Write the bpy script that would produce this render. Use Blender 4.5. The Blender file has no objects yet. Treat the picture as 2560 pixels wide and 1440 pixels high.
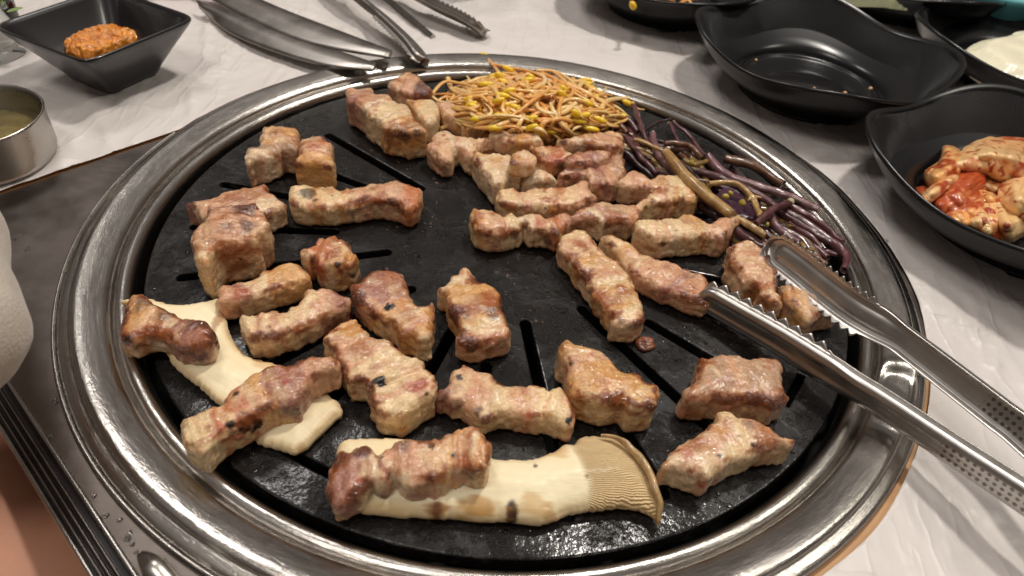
import bpy, math, random
import numpy as np
from mathutils import Matrix, Vector

# ------------------------------------------------------------------ camera
F_PX, PITCH, ROLL = 1724.1, 0.7527, 0.1039
CAM = np.array([0.0054, -0.2581, 0.2091])
_fw = np.array([0, math.cos(PITCH), -math.sin(PITCH)])
_r0 = np.array([1.0, 0, 0]); _u0 = np.cross(_r0, _fw)
_r = math.cos(ROLL) * _r0 + math.sin(ROLL) * _u0
_u = -math.sin(ROLL) * _r0 + math.cos(ROLL) * _u0
S = bpy.context.scene
C = S.collection
cd = bpy.data.cameras.new('camera'); cam = bpy.data.objects.new('camera', cd); C.objects.link(cam)
cam.matrix_world = Matrix(((_r[0], _u[0], -_fw[0], CAM[0]), (_r[1], _u[1], -_fw[1], CAM[1]),
                           (_r[2], _u[2], -_fw[2], CAM[2]), (0, 0, 0, 1)))
cd.sensor_width = 36; cd.lens = 36 * F_PX / 2560; cd.clip_start = 0.01; cd.clip_end = 50
cd.dof.use_dof = True; cd.dof.focus_distance = 0.29; cd.dof.aperture_fstop = 14
S.camera = cam

# ------------------------------------------------------------------ room light
W = bpy.data.worlds.new('World'); S.world = W; W.use_nodes = True
bg = W.node_tree.nodes['Background']
_tc = W.node_tree.nodes.new('ShaderNodeTexCoord'); _sp = W.node_tree.nodes.new('ShaderNodeSeparateXYZ'); _rp = W.node_tree.nodes.new('ShaderNodeValToRGB')
W.node_tree.links.new(_tc.outputs['Generated'], _sp.inputs[0]); W.node_tree.links.new(_sp.outputs[2], _rp.inputs[0]); W.node_tree.links.new(_rp.outputs[0], bg.inputs[0])
_e = _rp.color_ramp.elements; _e[0].position = 0.0; _e[0].color = (0.10, 0.080, 0.066, 1); _e[1].position = 0.75; _e[1].color = (0.27, 0.245, 0.225, 1)
_q = _rp.color_ramp.elements.new(0.35); _q.color = (0.13, 0.108, 0.092, 1)
bg.inputs[1].default_value = 0.9
S.view_settings.view_transform = 'Standard'; S.view_settings.look = 'None'
S.view_settings.exposure = 0.0; S.view_settings.gamma = 1.0
S.cycles.use_adaptive_sampling = True
S.cycles.use_denoising = True
S.cycles.max_bounces = 8
S.cycles.sample_clamp_indirect = 4.0

def lamp(name, loc, power, size, color, target=(0, 0, 0), shape='DISK'):
    l = bpy.data.lights.new(name, 'AREA'); l.energy = power; l.size = size; l.color = color; l.shape = shape
    o = bpy.data.objects.new(name, l); C.objects.link(o); o.location = loc
    o.rotation_euler = (Vector(target) - Vector(loc)).to_track_quat('-Z', 'Y').to_euler()
    return o
lamp('ceiling_lamp', (0.30, 0.42, 1.25), 9.4, 0.12, (1.0, 0.94, 0.86))
lamp('ceiling_lamp', (-0.62, 0.85, 1.45), 6.2, 0.32, (1.0, 0.96, 0.92))
lamp('ceiling_lamp', (-0.35, -0.35, 1.35), 5.0, 0.38, (1.0, 0.94, 0.86))
lamp('ceiling_lamp', (1.05, 0.10, 1.25), 3.8, 0.34, (1.0, 0.96, 0.84))

# ------------------------------------------------------------------ helpers
def P(x, y, z=0.0):
    """point of the plane at height z seen at photo position (x, y)"""
    d = (x - 1280) / F_PX * _r - (y - 720) / F_PX * _u + _fw
    t = (z - CAM[2]) / d[2]
    return CAM + d * t
def zc(x0, y0, s, pts):
    return [(x0 + a / s, y0 + b / s) for a, b in pts]
def srgb(r, g, b):
    return tuple(((c / 255) / 12.92 if c / 255 <= 0.04045 else ((c / 255 + 0.055) / 1.055) ** 2.4) for c in (r, g, b))
def tag(o, label=None, cat=None, group=None, kind=None):
    if label: o['label'] = label
    if cat: o['category'] = cat
    if group: o['group'] = group
    if kind: o['kind'] = kind
    return o
def obj(name, me, m=None, parent=None, loc=None):
    o = bpy.data.objects.new(name, me); C.objects.link(o)
    if m is not None:
        for mm in (m if isinstance(m, (list, tuple)) else [m]): me.materials.append(mm)
    if parent is not None: o.parent = parent
    if loc is not None: o.location = loc
    return o
def empty(name, loc):
    o = bpy.data.objects.new(name, None); o.empty_display_size = 0.01; C.objects.link(o); o.location = loc
    return o
def mesh(name, v, f, smooth=True):
    me = bpy.data.meshes.new(name)
    v = np.asarray(v, dtype=np.float32)
    if isinstance(f, np.ndarray):
        n, k = f.shape
        me.vertices.add(len(v)); me.vertices.foreach_set('co', v.ravel())
        me.loops.add(n * k); me.loops.foreach_set('vertex_index', f.astype(np.int32).ravel())
        me.polygons.add(n); me.polygons.foreach_set('loop_start', np.arange(0, n * k, k, dtype=np.int32))
        me.update(calc_edges=True); me.validate()
    else:
        me.from_pydata([tuple(p) for p in v], [], f); me.update()
    if smooth: me.polygons.foreach_set('use_smooth', np.ones(len(me.polygons), dtype=bool))
    return me
def grid_faces(nu, nv, cu=False, cv=False):
    iu = np.arange(nu if cu else nu - 1); iv = np.arange(nv if cv else nv - 1)
    A, B = np.meshgrid(iu, iv, indexing='ij'); A2 = (A + 1) % nu; B2 = (B + 1) % nv
    return np.stack([A * nv + B, A2 * nv + B, A2 * nv + B2, A * nv + B2], -1).reshape(-1, 4)
# lattice noise -------------------------------------------------------------
_rng = np.random.RandomState(7)
_LAT = _rng.rand(32, 32, 32).astype(np.float32) * 2 - 1
def noise(x, y, z, scale, seed=0.0):
    """smooth value noise in -1..1; scale = feature size in metres"""
    x = np.asarray(x) / scale + seed * 3.17 + 100; y = np.asarray(y) / scale + seed * 7.31 + 100
    z = np.asarray(z) / scale + seed * 1.93 + 100
    x, y, z = np.broadcast_arrays(x, y, z)
    xi, yi, zi = np.floor(x).astype(int), np.floor(y).astype(int), np.floor(z).astype(int)
    fx, fy, fz = x - xi, y - yi, z - zi
    fx = fx * fx * (3 - 2 * fx); fy = fy * fy * (3 - 2 * fy); fz = fz * fz * (3 - 2 * fz)
    L = lambda a, b, c: _LAT[(xi + a) & 31, (yi + b) & 31, (zi + c) & 31]
    a0 = L(0, 0, 0) * (1 - fx) + L(1, 0, 0) * fx; a1 = L(0, 1, 0) * (1 - fx) + L(1, 1, 0) * fx
    b0 = L(0, 0, 1) * (1 - fx) + L(1, 0, 1) * fx; b1 = L(0, 1, 1) * (1 - fx) + L(1, 1, 1) * fx
    a = a0 * (1 - fy) + a1 * fy; b = b0 * (1 - fy) + b1 * fy
    return a * (1 - fz) + b * fz
def sstep(a, b, x):
    t = np.clip((x - a) / (b - a), 0, 1); return t * t * (3 - 2 * t)
def catmull(pts, n, closed=False):
    p = np.array(pts, float); m = len(p)
    out = []
    segs = m if closed else m - 1
    for i in range(segs):
        if closed: a, b, c, d = p[(i - 1) % m], p[i], p[(i + 1) % m], p[(i + 2) % m]
        else: a, b, c, d = p[max(i - 1, 0)], p[i], p[i + 1], p[min(i + 2, m - 1)]
        for k in range(n):
            t = k / n
            out.append(0.5 * (2 * b + (c - a) * t + (2 * a - 5 * b + 4 * c - d) * t * t + (3 * b - a - 3 * c + d) * t ** 3))
    if not closed: out.append(p[-1])
    return np.array(out)
def surface_nets(F, org, h):
    nx, ny, nz = F.shape
    s = F < 0
    cs = np.zeros((nx - 1, ny - 1, nz - 1), int)
    for a in (0, 1):
        for b in (0, 1):
            for c in (0, 1):
                cs += s[a:nx - 1 + a, b:ny - 1 + b, c:nz - 1 + c]
    act = (cs > 0) & (cs < 8)
    acc = np.zeros(act.shape + (3,)); cnt = np.zeros(act.shape)
    corners = [(a, b, c) for a in (0, 1) for b in (0, 1) for c in (0, 1)]
    for p in corners:
        for ax in range(3):
            if p[ax]: continue
            q = list(p); q[ax] = 1
            f0 = F[p[0]:nx - 1 + p[0], p[1]:ny - 1 + p[1], p[2]:nz - 1 + p[2]]
            f1 = F[q[0]:nx - 1 + q[0], q[1]:ny - 1 + q[1], q[2]:nz - 1 + q[2]]
            m = ((f0 < 0) != (f1 < 0))
            t = np.where(m, f0 / np.where(m, f0 - f1, 1), 0)
            for k in range(3):
                acc[..., k] += np.where(m, (p[k] + (t if k == ax else 0)), 0)
            cnt += m
    idx = -np.ones(act.shape, int); I = np.argwhere(act); idx[act] = np.arange(len(I))
    V = (I + acc[act] / cnt[act][:, None]) * h + np.asarray(org)
    faces = []
    for ax in range(3):
        o1, o2 = [(1, 2), (2, 0), (0, 1)][ax]
        sl0 = [slice(None)] * 3; sl1 = [slice(None)] * 3
        sl0[ax] = slice(0, F.shape[ax] - 1); sl1[ax] = slice(1, None)
        for o in (o1, o2): sl0[o] = slice(1, F.shape[o] - 1); sl1[o] = slice(1, F.shape[o] - 1)
        a, b = s[tuple(sl0)], s[tuple(sl1)]
        E = np.argwhere(a != b)
        if not len(E): continue
        inside = a[tuple(E.T)]
        base = E.copy(); base[:, o1] += 1; base[:, o2] += 1
        def cell(d1, d2):
            c = base.copy(); c[:, o1] -= d1; c[:, o2] -= d2
            return idx[tuple(c.T)]
        q = np.stack([cell(1, 1), cell(0, 1), cell(0, 0), cell(1, 0)], 1)
        q[~inside] = q[~inside][:, ::-1]
        faces.append(q)
    Fc = np.concatenate(faces); Fc = Fc[(Fc >= 0).all(1)]
    return V, Fc
def poly_sd(px, py, poly):
    """signed distance (negative inside) of points to a closed polygon"""
    d2 = np.full(px.shape, 1e9); inside = np.zeros(px.shape, bool)
    n = len(poly)
    for i in range(n):
        a = poly[i]; b = poly[(i + 1) % n]; e = b - a; L = e @ e + 1e-18
        wx, wy = px - a[0], py - a[1]
        t = np.clip((wx * e[0] + wy * e[1]) / L, 0, 1)
        d2 = np.minimum(d2, (wx - e[0] * t) ** 2 + (wy - e[1] * t) ** 2)
        c = (a[1] > py) != (b[1] > py)
        xi = a[0] + (py - a[1]) / (e[1] if abs(e[1]) > 1e-12 else 1e-12) * e[0]
        inside ^= c & (px < xi)
    d = np.sqrt(d2)
    return np.where(inside, -d, d)
def set_col(me, col, name='col'):
    a = me.color_attributes.new(name, 'FLOAT_COLOR', 'POINT')
    c = np.ones((len(me.vertices), 4), np.float32); c[:, :3] = col
    a.data.foreach_set('color', c.ravel())
def set_f(me, val, name):
    a = me.attributes.new(name, 'FLOAT', 'POINT'); a.data.foreach_set('value', np.asarray(val, np.float32))

def tube(pts, rad, sides=8, n=6, flat=1.0):
    """tapered round tube through 3-D points"""
    p = catmull(pts, n); m = len(p)
    r = np.interp(np.linspace(0, 1, m), np.linspace(0, 1, len(rad)), rad)
    T = np.gradient(p, axis=0); T /= np.linalg.norm(T, axis=1)[:, None] + 1e-12
    up = np.array([0, 0, 1.0])
    A = np.cross(T, up); A /= np.linalg.norm(A, axis=1)[:, None] + 1e-9; B = np.cross(A, T)
    th = np.linspace(0, 2 * math.pi, sides, endpoint=False)
    V = p[:, None] + r[:, None, None] * (np.cos(th)[None, :, None] * A[:, None] + flat * np.sin(th)[None, :, None] * B[:, None])
    V = V.reshape(-1, 3); F = grid_faces(m, sides, cv=True)
    V = np.vstack([V, p[0], p[-1]]); k = m * sides
    caps = [[k, (j + 1) % sides, j, j] for j in range(sides)] + [[k + 1, (m - 1) * sides + j, (m - 1) * sides + (j + 1) % sides, (m - 1) * sides + (j + 1) % sides] for j in range(sides)]
    f = [list(q) for q in F] + [c[:3] for c in caps]
    return V, f
def lathe(prof, segs=96, cx=0, cy=0):
    pr = np.array(prof, float); th = np.linspace(0, 2 * math.pi, segs, endpoint=False)
    V = np.stack([np.outer(np.cos(th), pr[:, 0]) + cx, np.outer(np.sin(th), pr[:, 0]) + cy, np.outer(np.ones(segs), pr[:, 1])], -1).reshape(-1, 3)
    return V, grid_faces(segs, len(pr), cu=True)
def box(x0, x1, y0, y1, z0, z1):
    v = [(x, y, z) for x in (x0, x1) for y in (y0, y1) for z in (z0, z1)]
    return v, [[0, 1, 3, 2], [4, 6, 7, 5], [0, 4, 5, 1], [2, 3, 7, 6], [0, 2, 6, 4], [1, 5, 7, 3]]
def bevel(o, w, seg=3):
    b = o.modifiers.new('bevel', 'BEVEL'); b.width = w; b.segments = seg; b.limit_method = 'ANGLE'

# ------------------------------------------------------------------ materials
class NT:
    def __init__(s, name):
        s.m = bpy.data.materials.new(name); s.m.use_nodes = True; s.t = s.m.node_tree
        s.b = s.t.nodes['Principled BSDF']
    def n(s, ty, **kw):
        nd = s.t.nodes.new(ty)
        for k, v in kw.items():
            if k.startswith('i_'):
                key = k[2:]; nd.inputs[int(key) if key.isdigit() else key.replace('_', ' ')].default_value = v
            else: setattr(nd, k, v)
        return nd
    def l(s, a, b): s.t.links.new(a, b)
    def set(s, **kw):
        for k, v in kw.items(): s.b.inputs[k.replace('_', ' ')].default_value = v
    def coord(s, scale=(1, 1, 1), kind='Object'):
        c = s.n('ShaderNodeTexCoord'); mp = s.n('ShaderNodeMapping'); mp.inputs['Scale'].default_value = scale
        s.l(c.outputs[kind], mp.inputs[0]); return mp.outputs[0]
    def noise(s, vec, scale, detail=3, rough=0.55):
        n = s.n('ShaderNodeTexNoise'); n.inputs['Scale'].default_value = scale; n.inputs['Detail'].default_value = detail
        n.inputs['Roughness'].default_value = rough; s.l(vec, n.inputs['Vector']); return n.outputs['Fac']
    def ramp(s, fac, stops):
        r = s.n('ShaderNodeValToRGB'); e = r.color_ramp.elements
        while len(e) < len(stops): e.new(0.5)
        for q, (p, c) in zip(e, stops):
            q.position = p; q.color = (*c, 1) if len(c) == 3 else c
        s.l(fac, r.inputs[0]); return r.outputs[0]
    def math(s, op, a, b=None):
        m = s.n('ShaderNodeMath', operation=op)
        for i, x in enumerate((a, b)):
            if x is None: continue
            if isinstance(x, (int, float)): m.inputs[i].default_value = x
            else: s.l(x, m.inputs[i])
        return m.outputs[0]
    def mix(s, fac, a, b, mode='MIX'):
        m = s.n('ShaderNodeMix', data_type='RGBA', blend_type=mode)
        for sock, x in ((m.inputs[0], fac), (m.inputs[6], a), (m.inputs[7], b)):
            if isinstance(x, (int, float)): sock.default_value = x
            elif isinstance(x, tuple): sock.default_value = (*x, 1) if len(x) == 3 else x
            else: s.l(x, sock)
        return m.outputs[2]
    def bump(s, h, strength, dist, prev=None):
        b = s.n('ShaderNodeBump'); b.inputs['Strength'].default_value = strength; b.inputs['Distance'].default_value = dist
        s.l(h, b.inputs['Height'])
        if prev is not None: s.l(prev, b.inputs['Normal'])
        return b.outputs[0]
    def out(s, color=None, normal=None, rough=None, metal=None):
        if color is not None: s.l(color, s.b.inputs['Base Color'])
        if normal is not None: s.l(normal, s.b.inputs['Normal'])
        if rough is not None: s.l(rough, s.b.inputs['Roughness'])
        if metal is not None: s.l(metal, s.b.inputs['Metallic'])
        return s.m
g = lambda v: (v, v, v)

def m_meat():
    s = NT('grilled_pork'); v = s.coord()
    a = s.n('ShaderNodeAttribute', attribute_name='col').outputs['Color']
    wet = s.n('ShaderNodeAttribute', attribute_name='wet').outputs['Fac']
    n1 = s.noise(v, 260, 4); n2 = s.noise(v, 1100, 3, 0.6)
    c = s.mix(1.0, a, s.ramp(n1, [(0.25, (0.86, 0.81, 0.76)), (0.75, (1.1, 1.1, 1.1))]), 'MULTIPLY')
    c = s.mix(1.0, c, s.ramp(n2, [(0.3, (0.80, 0.76, 0.72)), (0.7, (1.12, 1.12, 1.1))]), 'MULTIPLY')
    b1 = s.bump(n1, 0.3, 0.0006)
    b2 = s.bump(s.noise(v, 800, 2, 0.5), 0.5, 0.0005, b1)
    s.set(Specular_IOR_Level=0.5, Subsurface_Weight=0.22, Subsurface_Radius=(1.0, 0.5, 0.25), Subsurface_Scale=0.003, Coat_IOR=1.5)
    rr = s.ramp(n1, [(0.3, g(0.22)), (0.75, g(0.42))])
    # oil film: a glossy coat that beads up
    cw = s.math('MULTIPLY', wet, 1.0); s.l(cw, s.b.inputs['Coat Weight']); s.b.inputs['Coat Roughness'].default_value = 0.085
    vo = s.n('ShaderNodeTexVoronoi'); vo.inputs['Scale'].default_value = 660; vo.inputs['Randomness'].default_value = 1.0; s.l(v, vo.inputs['Vector'])
    dm = s.math('MULTIPLY', s.math('POWER', vo.outputs['Distance'], 2.0), -1.0)
    bc = s.bump(dm, 1.0, 0.00115, b2); s.l(bc, s.b.inputs['Coat Normal'])
    return s.out(c, b2, rr)
def m_attr(name, rough=0.4, bsc=500, bst=0.4, bd=0.0005, coat=0.3, sss=0.1, var=0.25):
    s = NT(name); v = s.coord(); a = s.n('ShaderNodeAttribute', attribute_name='col').outputs['Color']
    n1 = s.noise(v, bsc, 3)
    c = s.mix(1.0, a, s.ramp(n1, [(0.3, g(1 - var)), (0.7, g(1 + var * 0.6))]), 'MULTIPLY')
    s.set(Roughness=rough, Coat_Weight=coat, Coat_Roughness=0.1, Subsurface_Weight=sss, Subsurface_Radius=(0.8, 0.6, 0.35), Subsurface_Scale=0.003)
    nb = s.bump(n1, bst, bd)
    return s.out(c, nb)
def m_plain(name, col, rough=0.4, metal=0.0, coat=0.0, bsc=0, bst=0.3, bd=0.0003, var=0.0, sss=0.0):
    s = NT(name); v = s.coord(); s.set(Base_Color=(*col, 1), Roughness=rough, Metallic=metal, Coat_Weight=coat, Coat_Roughness=0.08)
    if sss: s.set(Subsurface_Weight=sss, Subsurface_Radius=(0.8, 0.5, 0.3), Subsurface_Scale=0.003)
    c = nb = None
    n1 = s.noise(v, bsc or 300, 3)
    if var: c = s.mix(1.0, (*col, 1), s.ramp(n1, [(0.3, g(1 - var)), (0.7, g(1 + var))]), 'MULTIPLY')
    if bsc: nb = s.bump(n1, bst, bd)
    return s.out(c, nb)
def m_plate():
    s = NT('seasoned_iron'); v = s.coord()
    n0 = s.noise(v, 14, 3); n1 = s.noise(v, 420, 4, 0.7); n2 = s.noise(v, 1500, 2, 0.6); n3 = s.noise(v, 60, 4, 0.6)
    ln = s.n('ShaderNodeVectorMath', operation='LENGTH'); s.l(v, ln.inputs[0])
    outer = s.ramp(ln.outputs['Value'], [(0.070, g(0.25)), (0.125, g(1))])
    c = s.mix(n0, srgb(10, 8, 8), srgb(22, 19, 17))
    gr = s.ramp(n3, [(0.45, g(0)), (0.66, g(1))]); gp = s.ramp(n1, [(0.50, g(0)), (0.66, g(1))])
    c = s.mix(s.math('MULTIPLY', s.math('MULTIPLY', gr, outer), s.math('MULTIPLY', gp, 0.5)), c, srgb(92, 90, 96))
    pool = s.ramp(s.noise(v, 30, 4, 0.65), [(0.46, g(0)), (0.56, g(1))]); dry = s.math('SUBTRACT', 1.0, s.math('MULTIPLY', pool, 0.8))
    b = s.bump(s.math('MULTIPLY', n1, dry), 0.28, 0.0005); b = s.bump(s.math('MULTIPLY', n2, dry), 1.0, 0.0006, b)
    s.set(Specular_IOR_Level=0.22, Coat_Roughness=0.12, Coat_IOR=1.45)
    s.l(s.math('ADD', s.math('MULTIPLY', pool, 0.42), 0.05), s.b.inputs['Coat Weight'])
    vo = s.n('ShaderNodeTexVoronoi'); vo.inputs['Scale'].default_value = 640; s.l(v, vo.inputs['Vector'])
    dm = s.math('MULTIPLY', s.math('POWER', vo.outputs['Distance'], 2.0), -1.0)
    bc = s.bump(s.noise(v, 200, 3, 0.55), 0.35, 0.0007); bc = s.bump(s.noise(v, 700, 2, 0.5), 0.35, 0.0003, bc); s.l(bc, s.b.inputs['Coat Normal'])
    return s.out(c, b, s.ramp(n3, [(0.35, g(0.22)), (0.7, g(0.45))]))
def m_ring():
    s = NT('brushed_steel_ring'); uv = s.n('ShaderNodeUVMap').outputs[0]
    mp = s.n('ShaderNodeMapping'); mp.inputs['Scale'].default_value = (10, 900, 1); s.l(uv, mp.inputs[0])
    br = s.noise(mp.outputs[0], 1.0, 4, 0.7)
    v = s.coord(); n1 = s.noise(v, 25, 4, 0.6); n2 = s.noise(v, 700, 3, 0.7)
    c = s.mix(n1, srgb(160, 154, 148), srgb(196, 191, 185))
    st = s.ramp(s.noise(v, 90, 5, 0.7), [(0.55, g(0)), (0.75, g(1))])
    c = s.mix(s.math('MULTIPLY', st, 0.35), c, srgb(120, 108, 92))
    b = s.bump(br, 0.35, 0.0004); b = s.bump(n2, 0.16, 0.0003, b)
    r = s.math('ADD', s.math('MULTIPLY', br, 0.20), s.math('ADD', s.math('MULTIPLY', n1, 0.14), 0.05))
    s.set(Metallic=1.0)
    return s.out(c, b, r)
def m_steel(name, lo=(150, 144, 138), hi=(190, 186, 180), rough=0.25, bs=0.15):
    s = NT(name); v = s.coord((30, 400, 400)); n = s.noise(v, 1.0, 3, 0.6); n1 = s.noise(s.coord(), 60, 4, 0.6)
    c = s.mix(n1, srgb(*lo), srgb(*hi)); b = s.bump(n, bs, 0.0003)
    r = s.math('ADD', s.math('MULTIPLY', n1, 0.25), rough - 0.1)
    s.set(Metallic=1.0); return s.out(c, b, r)
def m_tongs():
    s = NT('tongs_steel'); uv = s.n('ShaderNodeUVMap').outputs[0]
    v = s.coord(); n1 = s.noise(v, 120, 4, 0.6)
    c = s.mix(n1, srgb(172, 167, 162), srgb(206, 202, 198))
    # pressed diamond knurl on the handles: uv.x = metres along the arm * 100, uv.y = across the web
    sp = s.n('ShaderNodeSeparateXYZ'); s.l(uv, sp.inputs[0])
    x, y = sp.outputs[0], sp.outputs[1]
    k = 2 * math.pi
    a = s.math('SINE', s.math('MULTIPLY', s.math('ADD', x, y), k * 2.1)); b_ = s.math('SINE', s.math('MULTIPLY', s.math('SUBTRACT', x, y), k * 2.1))
    kn = s.math('MULTIPLY', a, b_)
    zone = s.math('MULTIPLY', s.math('GREATER_THAN', x, 10.4), s.math('LESS_THAN', s.math('ABSOLUTE', y), 0.34))
    pits = s.math('MULTIPLY', s.math('GREATER_THAN', kn, 0.35), zone)
    c = s.mix(s.math('MULTIPLY', pits, 0.7), c, srgb(60, 56, 54))
    b = s.bump(s.math('MULTIPLY', pits, -1.0), 1.0, 0.0006); b = s.bump(s.noise(v, 900, 2), 0.08, 0.0002, b)
    s.set(Metallic=1.0); return s.out(c, b, s.math('ADD', s.math('MULTIPLY', n1, 0.22), 0.24))
def m_cloth():
    s = NT('white_plastic_cover'); v = s.coord()
    n1 = s.noise(v, 18, 4); n2 = s.noise(s.coord((1, 0.35, 1)), 160, 4, 0.6)
    c = s.mix(n1, srgb(204, 196, 192), srgb(222, 215, 211))
    rn = s.noise(s.coord((1, 0.28, 1)), 42, 3, 0.5); rn2 = s.noise(s.coord((0.35, 1, 1)), 30, 3, 0.5)
    rd = lambda q: s.math('POWER', s.math('SUBTRACT', 1.0, s.math('ABSOLUTE', s.math('MULTIPLY', s.math('SUBTRACT', q, 0.5), 5.0))), 5.0)
    b = s.bump(n2, 0.3, 0.0010); b = s.bump(rd(rn), 0.4, 0.0012, b); b = s.bump(rd(rn2), 0.38, 0.0012, b)
    s.set(Roughness=0.42, Specular_IOR_Level=0.45, Coat_Weight=0.15, Coat_Roughness=0.2)
    return s.out(c, b)
def m_bowl():
    s = NT('black_melamine'); uv = s.n('ShaderNodeUVMap').outputs[0]
    sp = s.n('ShaderNodeSeparateXYZ'); s.l(uv, sp.inputs[0]); x, y = sp.outputs[0], sp.outputs[1]
    a = s.math('SINE', s.math('MULTIPLY', s.math('ADD', x, y), 1.9)); b_ = s.math('SINE', s.math('MULTIPLY', s.math('SUBTRACT', x, y), 1.9))
    h = s.math('MULTIPLY', s.math('ABSOLUTE', a), s.math('ABSOLUTE', b_))
    zone = s.math('GREATER_THAN', y, 0.5)
    b = s.bump(s.math('MULTIPLY', h, zone), 0.9, 0.0007)
    s.set(Base_Color=(*srgb(20, 20, 22), 1), Roughness=0.26, Specular_IOR_Level=0.42)
    return s.out(None, b)
def m_glass(name, col=(1, 1, 1), rough=0.02, ior=1.45):
    s = NT(name); s.set(Base_Color=(*col, 1), Roughness=rough, Transmission_Weight=1.0, IOR=ior); return s.m
def m_wood():
    s = NT('table_wood'); v = s.coord((6, 60, 6)); n = s.noise(v, 3, 4)
    return s.out(s.mix(n, srgb(176, 128, 84), srgb(214, 170, 122)), None, s.ramp(n, [(0.2, g(0.4)), (0.8, g(0.6))]))
def m_knit():
    s = NT('beige_sleeve_fabric'); v = s.coord(); n = s.noise(v, 900, 3); n1 = s.noise(v, 60, 3)
    s.set(Roughness=0.95, Sheen_Weight=0.4)
    return s.out(s.mix(n1, srgb(176, 164, 150), srgb(206, 196, 184)), s.bump(n, 0.6, 0.0008))
def m_skin():
    s = NT('skin'); v = s.coord(); n = s.noise(v, 70, 3)
    s.set(Roughness=0.5, Subsurface_Weight=0.25, Subsurface_Radius=(1.0, 0.4, 0.2), Subsurface_Scale=0.008)
    return s.out(s.mix(n, srgb(180, 124, 98), srgb(202, 146, 118)), s.bump(s.noise(v, 800, 3), 0.15, 0.0004))
def m_mush():
    s = NT('mushroom_flesh'); v = s.coord(); a = s.n('ShaderNodeAttribute', attribute_name='col').outputs['Color']
    gl = s.n('ShaderNodeAttribute', attribute_name='gill').outputs['Fac']
    gz = s.n('ShaderNodeAttribute', attribute_name='gillz').outputs['Fac']
    fu = s.n('ShaderNodeAttribute', attribute_name='fib').outputs['Vector']
    mp = s.n('ShaderNodeMapping'); mp.inputs['Scale'].default_value = (25, 420, 60); s.l(fu, mp.inputs[0])
    fib = s.noise(mp.outputs[0], 1.0, 4, 0.6); n1 = s.noise(v, 120, 3)
    n5 = s.noise(v, 180, 2)
    wv = s.math('SINE', s.math('ADD', gl, s.math('MULTIPLY', n5, 14.0)))
    gw = s.math('MULTIPLY', wv, gz)
    c = s.mix(1.0, a, s.ramp(fib, [(0.3, (0.95, 0.94, 0.92)), (0.7, (1.03, 1.03, 1.03))]), 'MULTIPLY')
    c = s.mix(s.math('MULTIPLY', s.math('LESS_THAN', gw, -0.35), 0.22), c, srgb(186, 130, 78))
    b = s.bump(fib, 0.35, 0.0006); b = s.bump(gw, 0.8, 0.0004, b); b = s.bump(n1, 0.2, 0.0006, b)
    s.set(Roughness=0.5, Subsurface_Weight=0.15, Subsurface_Radius=(0.9, 0.7, 0.45), Subsurface_Scale=0.004, Coat_Weight=0.06, Coat_Roughness=0.2)
    return s.out(c, b)
MEAT = m_meat(); PLATE = m_plate(); RING = m_ring(); TONG = m_tongs(); CLOTH = m_cloth(); BOWL = m_bowl()
STEEL = m_steel('polished_steel'); DARKSTEEL = m_steel('dull_steel_plate', (108, 99, 94), (138, 129, 123), 0.32, 0.1)
SCIS = m_steel('scissor_steel', (136, 130, 125), (172, 166, 160), 0.34, 0.2)
WOOD = m_wood(); KNIT = m_knit(); SKIN = m_skin(); MUSH = m_mush()
VEG = m_attr('braised_stem', 0.32, 420, 0.5, 0.0006, 0.55, 0.08, 0.3)
SPROUT = m_attr('seasoned_sprout', 0.35, 500, 0.3, 0.0004, 0.5, 0.45, 0.12)
KIMCHI = m_attr('kimchi_leaf', 0.30, 260, 0.6, 0.0010, 0.6, 0.2, 0.2)
PASTE = m_attr('bean_paste', 0.35, 380, 0.9, 0.0012, 0.3, 0.0, 0.3)
BLACKW = m_plain('black_plastic', srgb(26, 24, 27), 0.28, coat=0.3)
CAVITY_SHADE = m_plain('cavity_shade', (0.004, 0.004, 0.004), 0.8)  # near-black colour paints in the darkness of the cavity below the slots
OIL = m_glass('clear_oil', (1.0, 0.93, 0.78), 0.0, 1.47)
GLASS = m_glass('drinking_glass', (0.98, 1.0, 0.99), 0.0, 1.5)

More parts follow.
